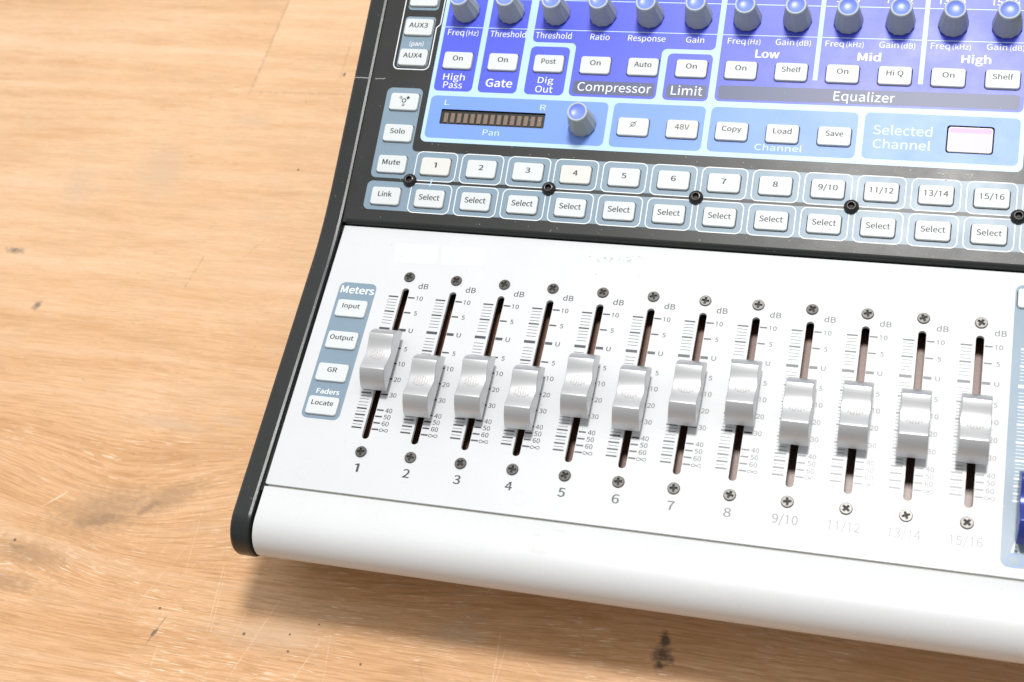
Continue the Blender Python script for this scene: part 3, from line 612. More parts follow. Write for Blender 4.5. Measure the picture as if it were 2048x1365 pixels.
    for a, b, wd, st in [((-186.6, -114.6), (-183.8, -142.7), 0.30, 0.45), ((-167.5, -139), (-165.0, -166), 0.32, 0.6), ((-166.0, -141), (-163.2, -166), 0.28, 0.5),
                         ((-138.5, -151.5), (-149.5, -187.2), 0.30, 0.55), ((-194.2, -147.0), (-200.8, -164.4), 0.28, 0.4), ((-183.9, -178), (-183.1, -194.5), 0.30, 0.5),
                         ((-116.2, -166.1), (-122.1, -183), 0.30, 0.5), ((-255.4, -116.4), (-261, -121.5), 0.55, 0.9), ((-43, -150.5), (-41.6, -172), 0.34, 0.55),
                         ((-39.8, -157), (-40.6, -170), 0.26, 0.4), ((-150, -152), (-153, -172), 0.25, 0.3), ((-112, -160), (-109, -181), 0.25, 0.35), ((-30, -160), (-24, -164), 0.3, 0.4)]:
        col = seg(col, a, b, wd, pale, st * 0.7)
    for a, b, wd, st in [((-248.8, 235), (-248.6, 131), 1.0, 0.55), ((-202.3, 164.0), (-200.8, 142.4), 0.8, 0.4), ((-236.0, 15.4), (-238.4, 1.6), 0.6, 0.55),
                         ((-247, 127.2), (-150, 128.6), 0.8, 0.45), ((-214, 20), (-208, 30), 0.7, 0.3), ((-185.6, -166.5), (-188.5, -175), 0.5, 0.8), ((-72, -168), (-68, -175), 0.4, 0.4), ((-52, -169), (-49, -172), 0.4, 0.5)]:
        col = seg(col, a, b, wd, (0.26, 0.18, 0.115, 1), st)

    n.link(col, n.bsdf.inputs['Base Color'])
    n.link(n.ramp(fine, 0.3, 0.7, 0.52, 0.40), n.bsdf.inputs['Roughness'])
    n.bsdf.inputs['Specular IOR Level'].default_value = 0.4
    n.bump(n.math('ADD', fine, pore), 0.10, 0.0004)
    return n.mat


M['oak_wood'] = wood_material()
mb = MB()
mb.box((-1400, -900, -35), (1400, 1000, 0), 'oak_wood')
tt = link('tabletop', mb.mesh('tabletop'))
tt['kind'] = 'structure'
tt['label'] = 'worn light oak wood tabletop under the mixing console'

# ------------------------------------------------------------------ the console
console = bpy.data.objects.new('mixing_console', None)
COL.objects.link(console)
console.empty_display_size = 0.05
console.rotation_euler = (TILT, 0, 0)
console['label'] = 'silver and dark grey mixing console with blue control section lying on oak tabletop'
console['category'] = 'mixing console'


def part(name, mb_, parent=None, label=None):
    """a part whose mesh is given in the panel frame (mm)"""
    mb_.v = [tuple(Vector(p) - ORG) for p in mb_.v]
    o = link(name, mb_.mesh(name), parent or console)
    if label:
        o['label'] = label
    return o


X_L, X_R = -35.3, 318.0
V_TOP = 150.0
PITCH = 20.5       # fader channels
UPITCH = 20.41     # channel buttons on the upper panel
U0 = 1.25


def table_z(y):
    return ORG.z - math.tan(TILT) * (y - ORG.y)


# --- side cheeks
def top_path(nose_c, r, rise, v_end, a_from=225):
    pts = []
    for i in range(61):
        a = math.radians(a_from - (a_from - 90) * i / 60)
        pts.append((nose_c[0] + r * math.cos(a), nose_c[1] + r * math.sin(a)))
    A = Vector((82.0, rise))
    hy, hz = HINGE_Y, LIP + (rise - 1.6)
    ct, st = math.cos(UP_TH), math.sin(UP_TH)
    B = Vector((hy + 22 * ct, hz + 22 * st))
    t = (B.y - rise) / st
    Cc = Vector((B.x - ct * t, rise))
    for i in range(25):
        s = i / 24
        p = A * (1 - s) ** 2 + Cc * 2 * s * (1 - s) + B * s * s
        pts.append((p.x, p.y))
    pts.append((hy + v_end * ct, hz + v_end * st))
    return pts


def cheek(x0, x1):
    prof = top_path((-31.0, -11.5), 12.5, 1.0, V_TOP)
    yb = prof[-1][0]
    prof = prof + [(yb + 3, table_z(yb) + 7), (5, table_z(5) + 7), (-22, table_z(-22) + 12)]
    bm = bmesh.new()
    vs = [bm.verts.new((x0, p[0], p[1])) for p in prof]
    f = bm.faces.new(vs)
    r = bmesh.ops.extrude_face_region(bm, geom=[f])
    nv = [g for g in r['geom'] if isinstance(g, bmesh.types.BMVert)]
    for v in nv:
        v.co.x = x1
    bm.normal_update()
    ed = [e for e in bm.edges if abs(e.verts[0].co.x - e.verts[1].co.x) < 1e-6]
    bmesh.ops.bevel(bm, geom=ed, offset=1.3, segments=2, profile=0.5, affect='EDGES')
    bmesh.ops.recalc_face_normals(bm, faces=bm.faces)
    return bm


mb = MB()
mb.add_bm(cheek(-45.0, -36.5), 'cheek')
# chipped paint line across the cheek, and chips along its inner edge


def chip_line(mb, pts, wd, z, place):
    out = []
    for i in range(len(pts) - 1):
        a, b = Vector(pts[i]), Vector(pts[i + 1])
        for j in range(5):
            out.append(tuple(a.lerp(b, j / 5) + Vector((0, random.uniform(-0.22, 0.22)))))
    out.append(pts[-1])
    stroke(mb, out, wd, z, 'chip', place)


chip_line(mb, [(-44.7, 68.4), (-41, 68.5), (-37.2, 68.4)], 0.35, -0.54, up)
for i in range(26):
    y = random.choice([random.uniform(-26, -14), random.uniform(-20, 95)]) if i > 8 else random.uniform(-27, -17)
    ln = random.uniform(0.4, 1.8)
    x = random.uniform(-37.25, -37.05)
    stroke(mb, [(x, y), (x + 0.05, y + ln)], random.uniform(0.12, 0.3), 0.80, 'chip', low)
for i in range(9):
    y = random.uniform(8, 50) if i < 18 else random.uniform(62, 110)
    ln = random.uniform(0.3, 1.4)
    x = random.uniform(-37.25, -37.05)
    stroke(mb, [(x, y), (x + 0.05, y + ln)], random.uniform(0.12, 0.35), -0.78, 'chip', up)
part('side_panel', mb, label='dark grey left side panel with chipped paint')
mb = MB()
mb.add_bm(cheek(X_R + 1.2, X_R + 9.7), 'cheek')
part('side_panel', mb)

# --- chassis (dark body under the panels)
mb = MB()
prof = [(-12, -40), (12, table_z(12) + 9), (285, table_z(285) + 9), (285, LIP + 183 * math.sin(UP_TH) - 25), (112, -12.0), (-17, -12.0), (-20, -21)]
vs = [(x, y, z) for x in (-36.2, X_R + 0.9) for y, z in prof]
k = len(prof)
fs = [tuple(range(k)), tuple(range(2 * k - 1, k - 1, -1))] + [(i, k + i, k + (i + 1) % k, (i + 1) % k) for i in range(k)]
mb.add(vs, fs, 'inner_black')
# ledges that close the gaps beside and between the panels
mb.box((-36.6, -20, -6), (-34.4, 101, -1.6), 'gloss_black', low)
mb.box((-34.3, -21.0, -6), (X_R, -17.0, -1.05), 'seam_grey', low)
mb.box((-36.6, 2, -9), (X_R, V_TOP, -3.0), 'inner_black', up)
mb.box((-36.55, 1, -2.9), (-33.0, V_TOP, -1.3), 'dark_paint', up)
mb.box((-36.6, 99.5, -6), (X_R, 103.2, -1.1), 'inner_black', low)
mb.box((-36.6, V_TOP - 3, -60), (X_R, V_TOP, -1.5), 'inner_black', up)
part('chassis', mb)
for x in (-10, 290):
    for y in (20, 230):
        mb = MB()
        zt = table_z(y)
        lathe(mb, [(9, 0), (9.5, 1.0), (8, 14)], 'rubber_black', 24)
        o = link('rubber_foot', mb.mesh('rubber_foot'), console, loc_low(x, y, zt + 0.9), (-TILT, 0, 0))

# --- rounded silver front edge
mb = MB()
prof = [(-18.7, -2.0), (-18.7, -0.25), (-18.9, -0.0)]
for i in range(17):
    a = math.radians(90 + 200 * i / 16)
    prof.append((-32 + 11 * math.cos(a), -11 + 11 * math.sin(a)))
prof.append((-12, -38))
vs = [(x, y, z) for x in (X_L, X_R) for y, z in prof]
k = len(prof)
mb.add(vs, [(i, i + 1, k + i + 1, k + i) for i in range(k - 1)], 'nose_paint', None, True)
# end caps of the rolled edge
mb.add([(X_L, y, z) for y, z in prof], [tuple(range(k))], 'nose_paint')
mb.add([(X_R, y, z) for y, z in prof], [tuple(range(k))], 'nose_paint')
# old tape residue
for cx, cy, a, b in [(78.5, -30.6, 3.2, 0.7), (76.2, -24.2, 1.3, 0.5), (76.0, -29.0, 0.5, 1.6), (84.0, -21.2, 2.2, 0.35)]:
    c = [(cx + a * math.cos(t) * random.uniform(0.75, 1.1), cy + b * math.sin(t) * random.uniform(0.75, 1.1)) for t in [2 * math.pi * i / 20 for i in range(20)]]
    layer(mb, c, [], 0.03, 'residue', low)
part('front_edge', mb)

# --- fader panel
mb = MB()
CH = [('1', 0), ('2', 1), ('3', 2), ('4', 3), ('5', 4), ('6', 5), ('7', 6), ('8', 7), ('9/10', 8), ('11/12', 9), ('13/14', 10), ('15/16', 11)]
slots = [rrect(k * PITCH - 1.5, 5.6, k * PITCH + 1.5, 74.2, 1.49, 6) for k in range(12)]
MASTER_X = 246.6
slots.append(rrect(MASTER_X - 1.5, 5.6, MASTER_X + 1.5, 74.2, 1.49, 6))
MET = [('Input', 62.2), ('Output', 47.3), ('GR', 32.4), ('Locate', 17.5)]
METX = -21.15
mbtn_holes = [rrect(METX - 6.85, y - 4.25, METX + 6.85, y + 4.25, 1.7) for _, y in MET]
MBX, MBY = 244.3, 91.0
mbtn_holes.append(rrect(MBX - 6.9, MBY - 4.4, MBX + 6.9, MBY + 4.4, 1.7))
p1holes = slots + mbtn_holes
layer(mb, fillet([(X_L, -17.75, 0.6), (X_R, -17.75, 0.6), (X_R, 102.3, 0.3), (X_L, 102.3, 0.3)]), p1holes, 0.0, 'silver_paint', low, 1.5, 'cut_metal')
# clean patches where tape was, grime, ghost circles
for c in ([(-10.5, 95.6, 0.8), (8.8, 96.2, 0.8), (10.3, 86.6, 1.5), (-8.8, 85.6, 1.5)], [(10.6, 95.8, 0.8), (29.6, 96.2, 0.8), (30.2, 87.2, 1.5), (11.8, 86.4, 1.5)]):
    layer(mb, fillet(c), [], 0.025, 'clean_paint', low)
for cx, cy in ((-21.2, -11.3), (66.7, -11.0)):
    ring(mb, circle(cx, cy, 2.75), circle(cx, cy, 2.6), 0.025, 'ghost', low)
for i in range(34):
    x = random.gauss(82, 6)
    y = random.gauss(95.3, 0.9)
    r = random.uniform(0.08, 0.32)
    layer(mb, [(x - r * 2, y), (x - r, y - r * 0.7), (x + r * random.uniform(1, 3), y - 0.1), (x + r, y + r * 0.6)], [], 0.03, 'grime', low)
for i in range(10):
    x, y = random.uniform(-30, 230), random.uniform(76, 101)
    r = random.uniform(0.08, 0.2)
    layer(mb, circle(x, y, r, 7), [], 0.03, 'grime', low)
c = [(101.5, 49.5), (102.3, 48.9), (102.0, 50.2), (101.7, 50.3)]
layer(mb, circle(88.6, 42.6, 0.42, 10), [], 0.03, 'residue', low)
# meters block
layer(mb, rrect(-29.3, 11.9, -12.9, 74.8, 2.6), p1holes, 0.03, 'slate', low)
put_text(mb, 'Meters', -28.2, -13.6, 69.7, 73.0, 0.06, 'white_ink', low, 0.013)
put_text(mb, 'Faders', -25.6, -15.8, 23.0, 25.1, 0.06, 'white_ink', low, 0.013)
# master block
layer(mb, fillet([(236.8, -14.2, 3.0), (270, -14.2, 3.0), (270, 97.2, 3.0), (236.8, 97.2, 3.0)]), p1holes, 0.03, 'slate', low)
put_text(mb, 'A', 240.4, 243.0, -8.8, -4.7, 0.06, 'white_ink', low, 0.03)
ring(mb, circle(241.5, -11.7, 2.6), circle(241.5, -11.7, 2.3), 0.06, 'mid_blue', low)
# scales
thick = [69.9, 62.85, 46.4, 39.45, 32.45, 25.4, 18.5, 15.7, 12.9, 10.1]
thin = [68.5, 67.1, 65.7, 64.3, 61.45, 60.05, 58.65, 57.25, 52.0, 50.6, 49.2, 47.8, 45.0, 43.6, 42.2, 40.85, 38.05, 36.65, 35.25, 33.85, 31.05, 29.65, 28.2, 26.8, 24.0, 22.65, 21.25, 19.9, 17.1, 14.3, 11.5]
nums = [('10', 69.85), ('5', 62.85), ('U', 54.7), ('5', 46.25), ('10', 39.4), ('20', 32.35), ('30', 25.4), ('40', 18.55), ('50', 15.75), ('60', 12.85)]


def rect(mb, x0, y0, x1, y1, z, mat, place):
    mb.add([(x0, y0, z), (x1, y0, z), (x1, y1, z), (x0, y1, z)], [(0, 1, 2, 3)], mat, place)


def scale(cx, mat, numbers=True):
    for y in thick:
        rect(mb, cx - 6.75, y - 0.32, cx - 2.55, y + 0.32, 0.05, mat, low)
        rect(mb, cx + 1.75, y - 0.32, cx + 4.6, y + 0.32, 0.05, mat, low)
    for y in thin:
        rect(mb, cx - 6.65, y - 0.1, cx - 2.65, y + 0.1, 0.05, mat, low)
    rect(mb, cx - 6.95, 54.1, cx - 2.4, 55.3, 0.05, mat, low)
    rect(mb, cx + 1.65, 54.1, cx + 4.6, 55.3, 0.05, mat, low)
    if numbers:
        for s, y in nums:
            hw = 1.4 if len(s) == 2 else (0.85 if s == 'U' else 0.62)
            x = cx + 6.75
            put_text(mb, s, x - hw, x + hw, y - 0.95, y + 0.95, 0.05, mat, low, 0.007)
        pts = []
        for i in range(33):
            t = 2 * math.pi * i / 32
            pts.append((cx + 6.75 + 1.75 * math.sin(t), 10.0 + 0.58 * math.sin(2 * t)))
        stroke(mb, pts, 0.24, 0.05, mat, low)
        put_text(mb, 'dB', cx + 4.95, cx + 9.15, 74.5, 76.9, 0.05, mat, low, 0.005)


for s, k in CH:
    scale(k * PITCH, 'ink')
    hw = {1: 1.3, 3: 0, 4: 4.5, 5: 5.55}[len(s)]
    if s == '1':
        hw = 0.8
    put_text(mb, s, k * PITCH - 0.0 - hw, k * PITCH - 0.0 + hw, -8.4, -4.95, 0.05, 'ink', low, 0.016 - 0.0007 * k)
scale(MASTER_X, 'white_ink', False)
part('fader_panel', mb)

# --- fader tracks seen through the slots
for i, h in enumerate(slots):
    cx = sum(p[0] for p in h) / len(h)
    t = MB()
    t.box((-8.5, 3.0, -11.5), (8.5, 77.0, -10.0), 'track_floor')
    t.box((-8.9, 2.6, -11.4), (-8.5, 77.4, -1.55), 'inner_black')
    t.box((8.5, 2.6, -11.4), (8.9, 77.4, -1.55), 'inner_black')
    t.box((-8.5, 2.6, -11.4), (8.5, 3.0, -1.55), 'inner_black')
    t.box((-8.5, 77.0, -11.4), (8.5, 77.4, -1.55), 'inner_black')
    if i == 0:
        tm = t.mesh('fader_track')
    link('fader_track', tm, console, loc_low(cx, 0, 0))


# --- screws
def cross(r, wd):
    a = wd / 2
    return [(a, a), (a, r), (-a, r), (-a, a), (-r, a), (-r, -a), (-a, -a), (-a, -r), (a, -r), (a, -a), (r, -a), (r, a)]


def phillips():
    m_ = MB()
    me = fill2d([circle(0, 0, 2.05, 32), fillet([(x, y, 0.14) for x, y in cross(1.5, 0.95)], n=2)], 0.5)
    m_.add_mesh(me, 'screw_metal', lambda x, y, z: (x, y, z + 0.30))
    lathe(m_, [(2.05, 0.55), (2.2, 0.48), (2.3, 0.32), (2.35, 0.0)], 'screw_metal', 32, None, True, False)
    m_.add(circle3(2.2, 32, 0.03), [tuple(range(32))], 'recess')
    return m_.mesh('screw')


def circle3(r, n, z):
    return [(r * math.cos(2 * math.pi * i / n), r * math.sin(2 * math.pi * i / n), z) for i in range(n)]


sm = phillips()
for k in range(12):
    for y in (79.45, 0.0):
        link('screw', sm, console, loc_low(k * PITCH + random.uniform(-0.1, 0.1), y, 0.05), (random.uniform(-0.04, 0.04), random.uniform(-0.04, 0.04), random.uniform(0, 1.57)))


# --- fader caps
def cap_mesh(body, name):
    L, Hh, Zb = 8.1, 12.3, 4.5
    prof = []
    # front face, bottom to ridge
    for i in range(6):
        s = i / 5
        y = -13.4 + 5.3 * s ** 1.35
        z = Zb + (Hh - 0.25 - Zb) * (1 - (1 - s) ** 1.25)
        prof.append((y, z))
    # dished top
    for i in range(13):
        s = -1 + 2 * i / 12
        z = Hh - 2.3 * (math.cos(s * math.pi / 2) ** 1.35)
        prof.append((s * (L - 0.3), z))
    for i in range(6):
        s = 1 - i / 5
        y = 13.4 - 5.3 * s ** 1.35
        z = Zb + (Hh - 0.25 - Zb) * (1 - (1 - s) ** 1.25)
        prof.append((y, z))
    bm = bmesh.new()
    vs = [bm.verts.new((-5.05, y, z)) for y, z in prof]
    f = bm.faces.new(vs)
    r = bmesh.ops.extrude_face_region(bm, geom=[f])
    for g in r['geom']:
        if isinstance(g, bmesh.types.BMVert):
            g.co.x = 5.05
    for v in bm.verts:
        v.co.x *= 1.0 + (Hh - v.co.z) * 0.008
    bm.normal_update()
    ed = [e for e in bm.edges if abs(e.verts[0].co.x - e.verts[1].co.x) < 1.0 or (len(e.link_faces) == 2 and e.calc_face_angle(0) > 0.6)]
    ed = [e for e in ed if max(v.co.z for v in e.verts) > Zb + 0.05]
    bmesh.ops.bevel(bm, geom=ed, offset=0.38, segments=3, profile=0.6, affect='EDGES')
    bmesh.ops.recalc_face_normals(bm, faces=bm.faces)
    m_ = MB()
    m_.add_bm(bm, body)
    m_.box((-1.0, -4, -9.9), (1.0, 4, 5.5), 'inner_black')
    me = m_.mesh(name)
    # smooth along the profile, crisp at the ridges
    for p in me.polygons:
        p.use_smooth = abs(p.normal.x) < 0.98
    bm = bmesh.new()
    bm.from_mesh(me)
    for e in bm.edges:
        if len(e.link_faces) == 2 and e.calc_face_angle(0) > math.radians(32):
            e.smooth = False
    bm.to_mesh(me)
    bm.free()
    return me


def emblem_mesh():
    m_ = MB()
    L, Hh = 7.8, 12.3
    for q in range(6):
        x0 = -2.6 + 1.04 * q
        half = 2.2 * math.sqrt(max(0.05, 1 - (x0 / 3.2) ** 2))
        pts = []
        for i in range(21):
            y = -half + 2 * half * i / 20 - 0.6
            pts.append((x0 + 0.13 * math.sin(y * 3.2 + (q % 2) * 3.1), y))
        vs, fs = [], []
        for i, (x, y) in enumerate(pts):
            z = Hh - 2.3 * (math.cos(y / L * math.pi / 2) ** 1.35)
            vs += [(x - 0.22, y, z - 0.02), (x - 0.14, y, z + 0.2), (x + 0.14, y, z + 0.2), (x + 0.22, y, z - 0.02)]
        for i in range(20):
            for j in range(3):
                fs.append((4 * i + j, 4 * i + j + 1, 4 * i + j + 5, 4 * i + j + 4))
        m_.add(vs, fs, 'emblem', None, True)
    return m_.mesh('emblem')


cm = cap_mesh('cap_silver', 'fader_cap')
em = emblem_mesh()
CAP_Y = [38.3, 28.8, 30.7, 28.3, 35.6, 32.6, 36.9, 39.4, 33.9, 34.8, 33.7, 34.0]
for k, y in enumerate(CAP_Y):
    o = link('fader_cap', cm, console, loc_low(k * PITCH, y, 0), (0, 0, random.uniform(-0.012, 0.012)))
    link('emblem', em, o)
link('fader_cap', cap_mesh('cap_blue', 'master_fader_cap'), console, loc_low(MASTER_X, 6.2, 0))['label'] = 'glossy dark blue fader cap at the right edge'


# --- buttons
def button_mesh(text, hx, hy, top=1.2, weight=0.0, box=None, extra=None, glyph=None, rubber='rubber_white'):
    """hx, hy: half sizes; box = (x0, x1, yb, yt) of the legend from the button's centre"""
    m_ = MB()
    rings_ = [(0.0, -2.6, 1.15), (0.03, top - 0.34, 1.15), (0.10, top - 0.15, 1.1), (0.24, top - 0.03, 1.0), (0.42, top, 0.9)]
    cs = []
    for inset, z, r in rings_:
        cs.append([(x, y, z) for x, y in rrect(-hx + inset, -hy + inset, hx - inset, hy - inset, r, 5)])
    kk = len(cs[0])
    vs = [p for c in cs for p in c]
    fs = []
    for j in range(len(cs) - 1):
        for i in range(kk):
            fs.append((j * kk + i, j * kk + (i + 1) % kk, (j + 1) * kk + (i + 1) % kk, (j + 1) * kk + i))
    m_.add(vs, fs, rubber, None, True)
    m_.add(cs[-1], [tuple(range(kk))], rubber)
    pl = lambda x, y, z: (x, y, z)
    if text:
        put_text(m_, text, box[0], box[1], box[2], box[3], top + 0.03, 'legend', pl, weight)
    if extra:
        x, y, r = extra
        me = fill2d([circle(x, y, r, 16)])
        m_.add_mesh(me, 'led_tint', lambda a, b, z: (a, b, top + 0.02))
    if glyph:
        glyph(m_, top + 0.03)
    return m_.mesh('button')


def centred(text, w_, yb=-0.15, h_=2.25, dx=0.0):
    return (dx - w_ / 2, dx + w_ / 2, yb, yb + h_)


def fw_glyph(m_, z):
    pl = lambda x, y, zz: (x, y, zz)
    cy = 0.35
    ring(m_, circle(0, cy, 1.05, 20), circle(0, cy, 0.62, 20), z, 'legend', pl)
    for deg, qs in ((140, (1.75, 2.5)), (270, (1.75, 2.5))):
        d = Vector((math.cos(math.radians(deg)), math.sin(math.radians(deg))))
        p = Vector((-d.y, d.x))
        for q in qs:
            c = Vector((0, cy)) + d * q
            stroke(m_, [tuple(c - p * 0.62), tuple(c + p * 0.62)], 0.36, z, 'legend', pl)
    d = Vector((math.cos(math.radians(40)), math.sin(math.radians(40))))
    p = Vector((-d.y, d.x))
    c = Vector((0, cy)) + d * 2.2
    q4 = [c - d * 0.7 - p * 0.62, c + d * 0.6 - p * 0.62, c + d * 0.6 + p * 0.62, c - d * 0.7 + p * 0.62]
    m_.add([(v.x, v.y, z) for v in q4], [(0, 1, 2, 3)], 'legend')


def phase_glyph(m_, z):
    pl = lambda x, y, zz: (x, y, zz)
    ring(m_, circle(0, 1.0, 1.05, 22), circle(0, 1.0, 0.78, 22), z, 'legend', pl)
    stroke(m_, [(-1.35, -0.45), (1.35, 2.45)], 0.26, z, 'legend', pl)


UPPER = []   # (text, u, v, legend box, extra, glyph, weight)
row1 = ['On', 'On', 'Post', 'On', 'Auto', 'On', 'On', 'Shelf', 'On', 'Hi Q', 'On', 'Shelf']
wid = {'On': 4.5, 'Post': 6.3, 'Auto': 7.3, 'Shelf': 7.7, 'Hi Q': 6.5, 'Copy': 7.8, 'Load': 7.2, 'Save': 6.9, '48V': 6.0, 'Solo': 6.7, 'Mute': 8.0, 'Link': 6.1, 'Select': 9.1, 'AUX3': 8.6, 'AUX4': 8.6, 'AUX2': 8.6}
for k, s in enumerate(row1):
    UPPER.append((s, 2.3 + 20.36 * k, 77.65, centred(s, wid[s], -0.2), None, None, 0.014))
UPPER.append((None, 83.4, 50.3, None, None, phase_glyph, 0))
UPPER.append(('48V', 103.8, 50.3, centred('48V', 6.0, -0.3), (4.3, 0.9, 0.75), None, 0.004))
for s, u in (('Copy', 124.0), ('Load', 144.3), ('Save', 164.7)):
    UPPER.append((s, u, 50.3, centred(s, wid[s], -0.1), None, None, 0.014))
LX = -18.5
for s, v in (('AUX2', 107.4), ('AUX3', 93.1), ('AUX4', 78.4), ('Solo', 42.3), ('Mute', 27.8), ('Link', 13.1)):
    UPPER.append((s, LX, v, centred(s, wid[s], -0.35, 2.25, -0.2), None, None, 0.014))
UPPER.append((None, LX, 57.1, None, None, fw_glyph, 0))
numw = {1: 1.9, 4: 7.4, 5: 9.0}
for k, (s, _) in enumerate(CH):
    UPPER.append((s, U0 + UPITCH * k, 27.75, centred(s, 1.2 if s == '1' else numw[len(s)], -0.55), None, None, 0.016))
    UPPER.append(('Select', U0 + UPITCH * k, 13.05, centred('Select', 9.1, -0.7, 2.35), (1.8, -2.3, 0.55) if k == 11 else None, None, 0.014))
BHX, BHY = 6.45, 4.0
p2holes = [rrect(u - BHX - 0.32, v - BHY - 0.32, u + BHX + 0.32, v + BHY + 0.32, 1.5) for _, u, v, *_ in UPPER]
p2holes.append(rrect(-1.0, 47.9, 45.3, 54.9, 0.5))
p2holes.append(rrect(207.2, 45.9, 224.9, 57.6, 1.2))
cache = {}
for s, u, v, bx, ex, gl, wt in UPPER:
    key = (s, bx, ex, gl)
    if key not in cache:
        cache[key] = button_mesh(s, BHX, BHY, 1.2, wt, bx, ex, gl, 'rubber_cream' if s in ('1', '4', '48V') else 'rubber_white')
    link('button', cache[key], console, loc_up(u, v), (UP_TH + random.uniform(-0.012, 0.012), random.uniform(-0.012, 0.012), 0))
mw = {'Input': 7.6, 'Output': 10.2, 'GR': 4.1, 'Locate': 9.3}
for s, y in MET:
    link('button', button_mesh(s, 6.6, 4.0, 1.0, 0.014, centred(s, mw[s], 0.05, 2.0, -0.1)), console, loc_low(METX, y, 0))
link('button', button_mesh(None, 6.6, 4.1, 1.1), console, loc_low(MBX, MBY, 0))

# --- upper control panel with its printing
mb = MB()
layer(mb, [(-34.8, 2.2), (X_R, 2.2), (X_R, V_TOP), (-34.8, V_TOP)], p2holes, 0.0, 'dark_paint', up, 1.0)
lip = [(2.2, 0.0), (1.5, -0.10), (0.9, -0.40), (0.45, -0.95), (0.2, -1.9), (0.15, -3.4)]
k = len(lip)
mb.add([(x, v, h) for x in (-34.8, X_R) for v, h in lip], [(i, i + 1, k + i + 1, k + i) for i in range(k - 1)], 'dark_paint', up, True)
Z1, Z2, Z3, Z4 = 0.03, 0.06, 0.09, 0.12
VT = V_TOP - 2
layer(mb, fillet([(-8.3, 39.35, 2.6), (236.0, 39.35, 2.6), (236.0, VT, 1), (-8.3, VT, 1)]), p2holes, Z1, 'pale_blue', up)
layer(mb, rrect(-6.7, 41.3, 71.7, 61.1, 2.2), p2holes, Z2, 'mid_blue', up)
layer(mb, rrect(74.1, 41.3, 112.4, 61.2, 2.2), p2holes, Z2, 'mid_blue', up)
layer(mb, rrect(114.7, 41.5, 173.3, 61.3, 2.2), p2holes, Z2, 'mid_blue', up)
layer(mb, rrect(175.8, 41.8, 234.2, 61.7, 2.2), p2holes, Z2, 'mid_blue', up)
layer(mb, fillet([(-6.6, 63.4, 2.2), (10.8, 63.4, 2.2), (10.8, VT - 1.5, 0), (-6.6, VT - 1.5, 0)]), p2holes, Z2, 'deep_blue', up)
layer(mb, fillet([(13.3, 63.4, 2.2), (30.7, 63.4, 2.2), (30.7, VT - 1.5, 0), (13.3, VT - 1.5, 0)]), p2holes, Z2, 'deep_blue', up)
layer(mb, rrect(34.0, 63.4, 51.3, 86.0, 2.2), p2holes, Z2, 'deep_blue', up)
layer(mb, fillet([(34.0, 88.0, 2.2), (53.6, 88.0, 2.2), (53.6, 63.4, 2.2), (90.8, 63.4, 2.2), (90.8, 86.7, 2.2), (112.8, 86.7, 2.2), (112.8, VT - 1.5, 0), (34.0, VT - 1.5, 0)]), p2holes, Z2, 'deep_blue', up)
layer(mb, rrect(93.5, 63.4, 112.4, 84.7, 2.2), p2holes, Z2, 'deep_blue', up)
layer(mb, fillet([(115.1, 63.8, 2.2), (234.7, 64.2, 2.2), (234.7, VT - 1.5, 0), (115.1, VT - 1.5, 0)]), p2holes, Z2, 'deep_blue', up)
layer(mb, rrect(55.0, 64.5, 89.9, 70.75, 1.3), [], Z3, 'bar', up)
layer(mb, rrect(94.8, 64.4, 111.6, 70.65, 1.3), [], Z3, 'bar', up)
layer(mb, fillet([(116.3, 64.7, 1.3), (233.3, 65.2, 1.3), (233.3, 71.5, 1.3), (116.3, 71.0, 1.3)]), [], Z3, 'bar', up)
for u in (153.65, 194.65):
    rect(mb, u, 74.7, u + 1.85, VT - 1.5, Z3, 'pale_blue', up)
for a, b in ((-6.6, 10.8), (13.3, 30.7), (34.0, 112.8), (115.1, 153.6), (155.55, 194.6), (196.55, 234.7)):
    for v in (94.0, 108.2):
        rect(mb, a, v - 0.16, b, v + 0.16, Z3, 'pale_ink', up)
# channel strips
layer(mb, fillet([(-27.5, 21.7, 2.4), (-27.5, 64.0, 2.4), (-11.0, 64.0, 2.4), (-11.0, 34.5, 2.2), (X_R - 4, 34.5, 0.5), (X_R - 4, 21.7, 0.5)]), p2holes, Z1, 'slate', up)
layer(mb, fillet([(-28.0, 7.0, 2.4), (X_R - 4, 7.0, 0.5), (X_R - 4, 20.1, 0.5), (-28.0, 20.1, 2.4)]), p2holes, Z1, 'slate', up)
for k in range(13):
    u = U0 + UPITCH * k - 0.05
    for v0, v1 in ((21.15, 34.75), (6.6, 20.05)):
        o_ = rrect(u - 9.3, v0, u + 9.3, v1, 2.6)
        i_ = rrect(u - 8.95, v0 + 0.35, u + 8.95, v1 - 0.35, 2.3)
        layer(mb, i_, p2holes, Z2, 'slate', up)
        ring(mb, o_, i_, Z3, 'white_ink', up)
# aux section
ol = fillet([(-27.2, VT, 0), (-27.2, 73.0, 2.6), (-10.6, 73.0, 2.6), (-10.6, 93.4, 1.2), (-9.0, 95.2, 1.2), (-9.0, VT, 0)])
stroke(mb, ol, 0.42, Z3, 'white_ink', up)
layer(mb, rrect(-25.7, 73.9, -11.5, 98.6, 1.6), p2holes, Z1, 'slate', up)
layer(mb, rrect(-25.5, 101.9, -11.3, VT - 3, 1.6), p2holes, Z1, 'slate', up)
rect(mb, -25.7, 73.9 + 12.9, -11.5, 73.9 + 12.95, Z2, 'slate', up)
put_text(mb, '(pan)', -21.6, -15.2, 84.4, 86.5, Z2, 'white_ink', up, 0.0)
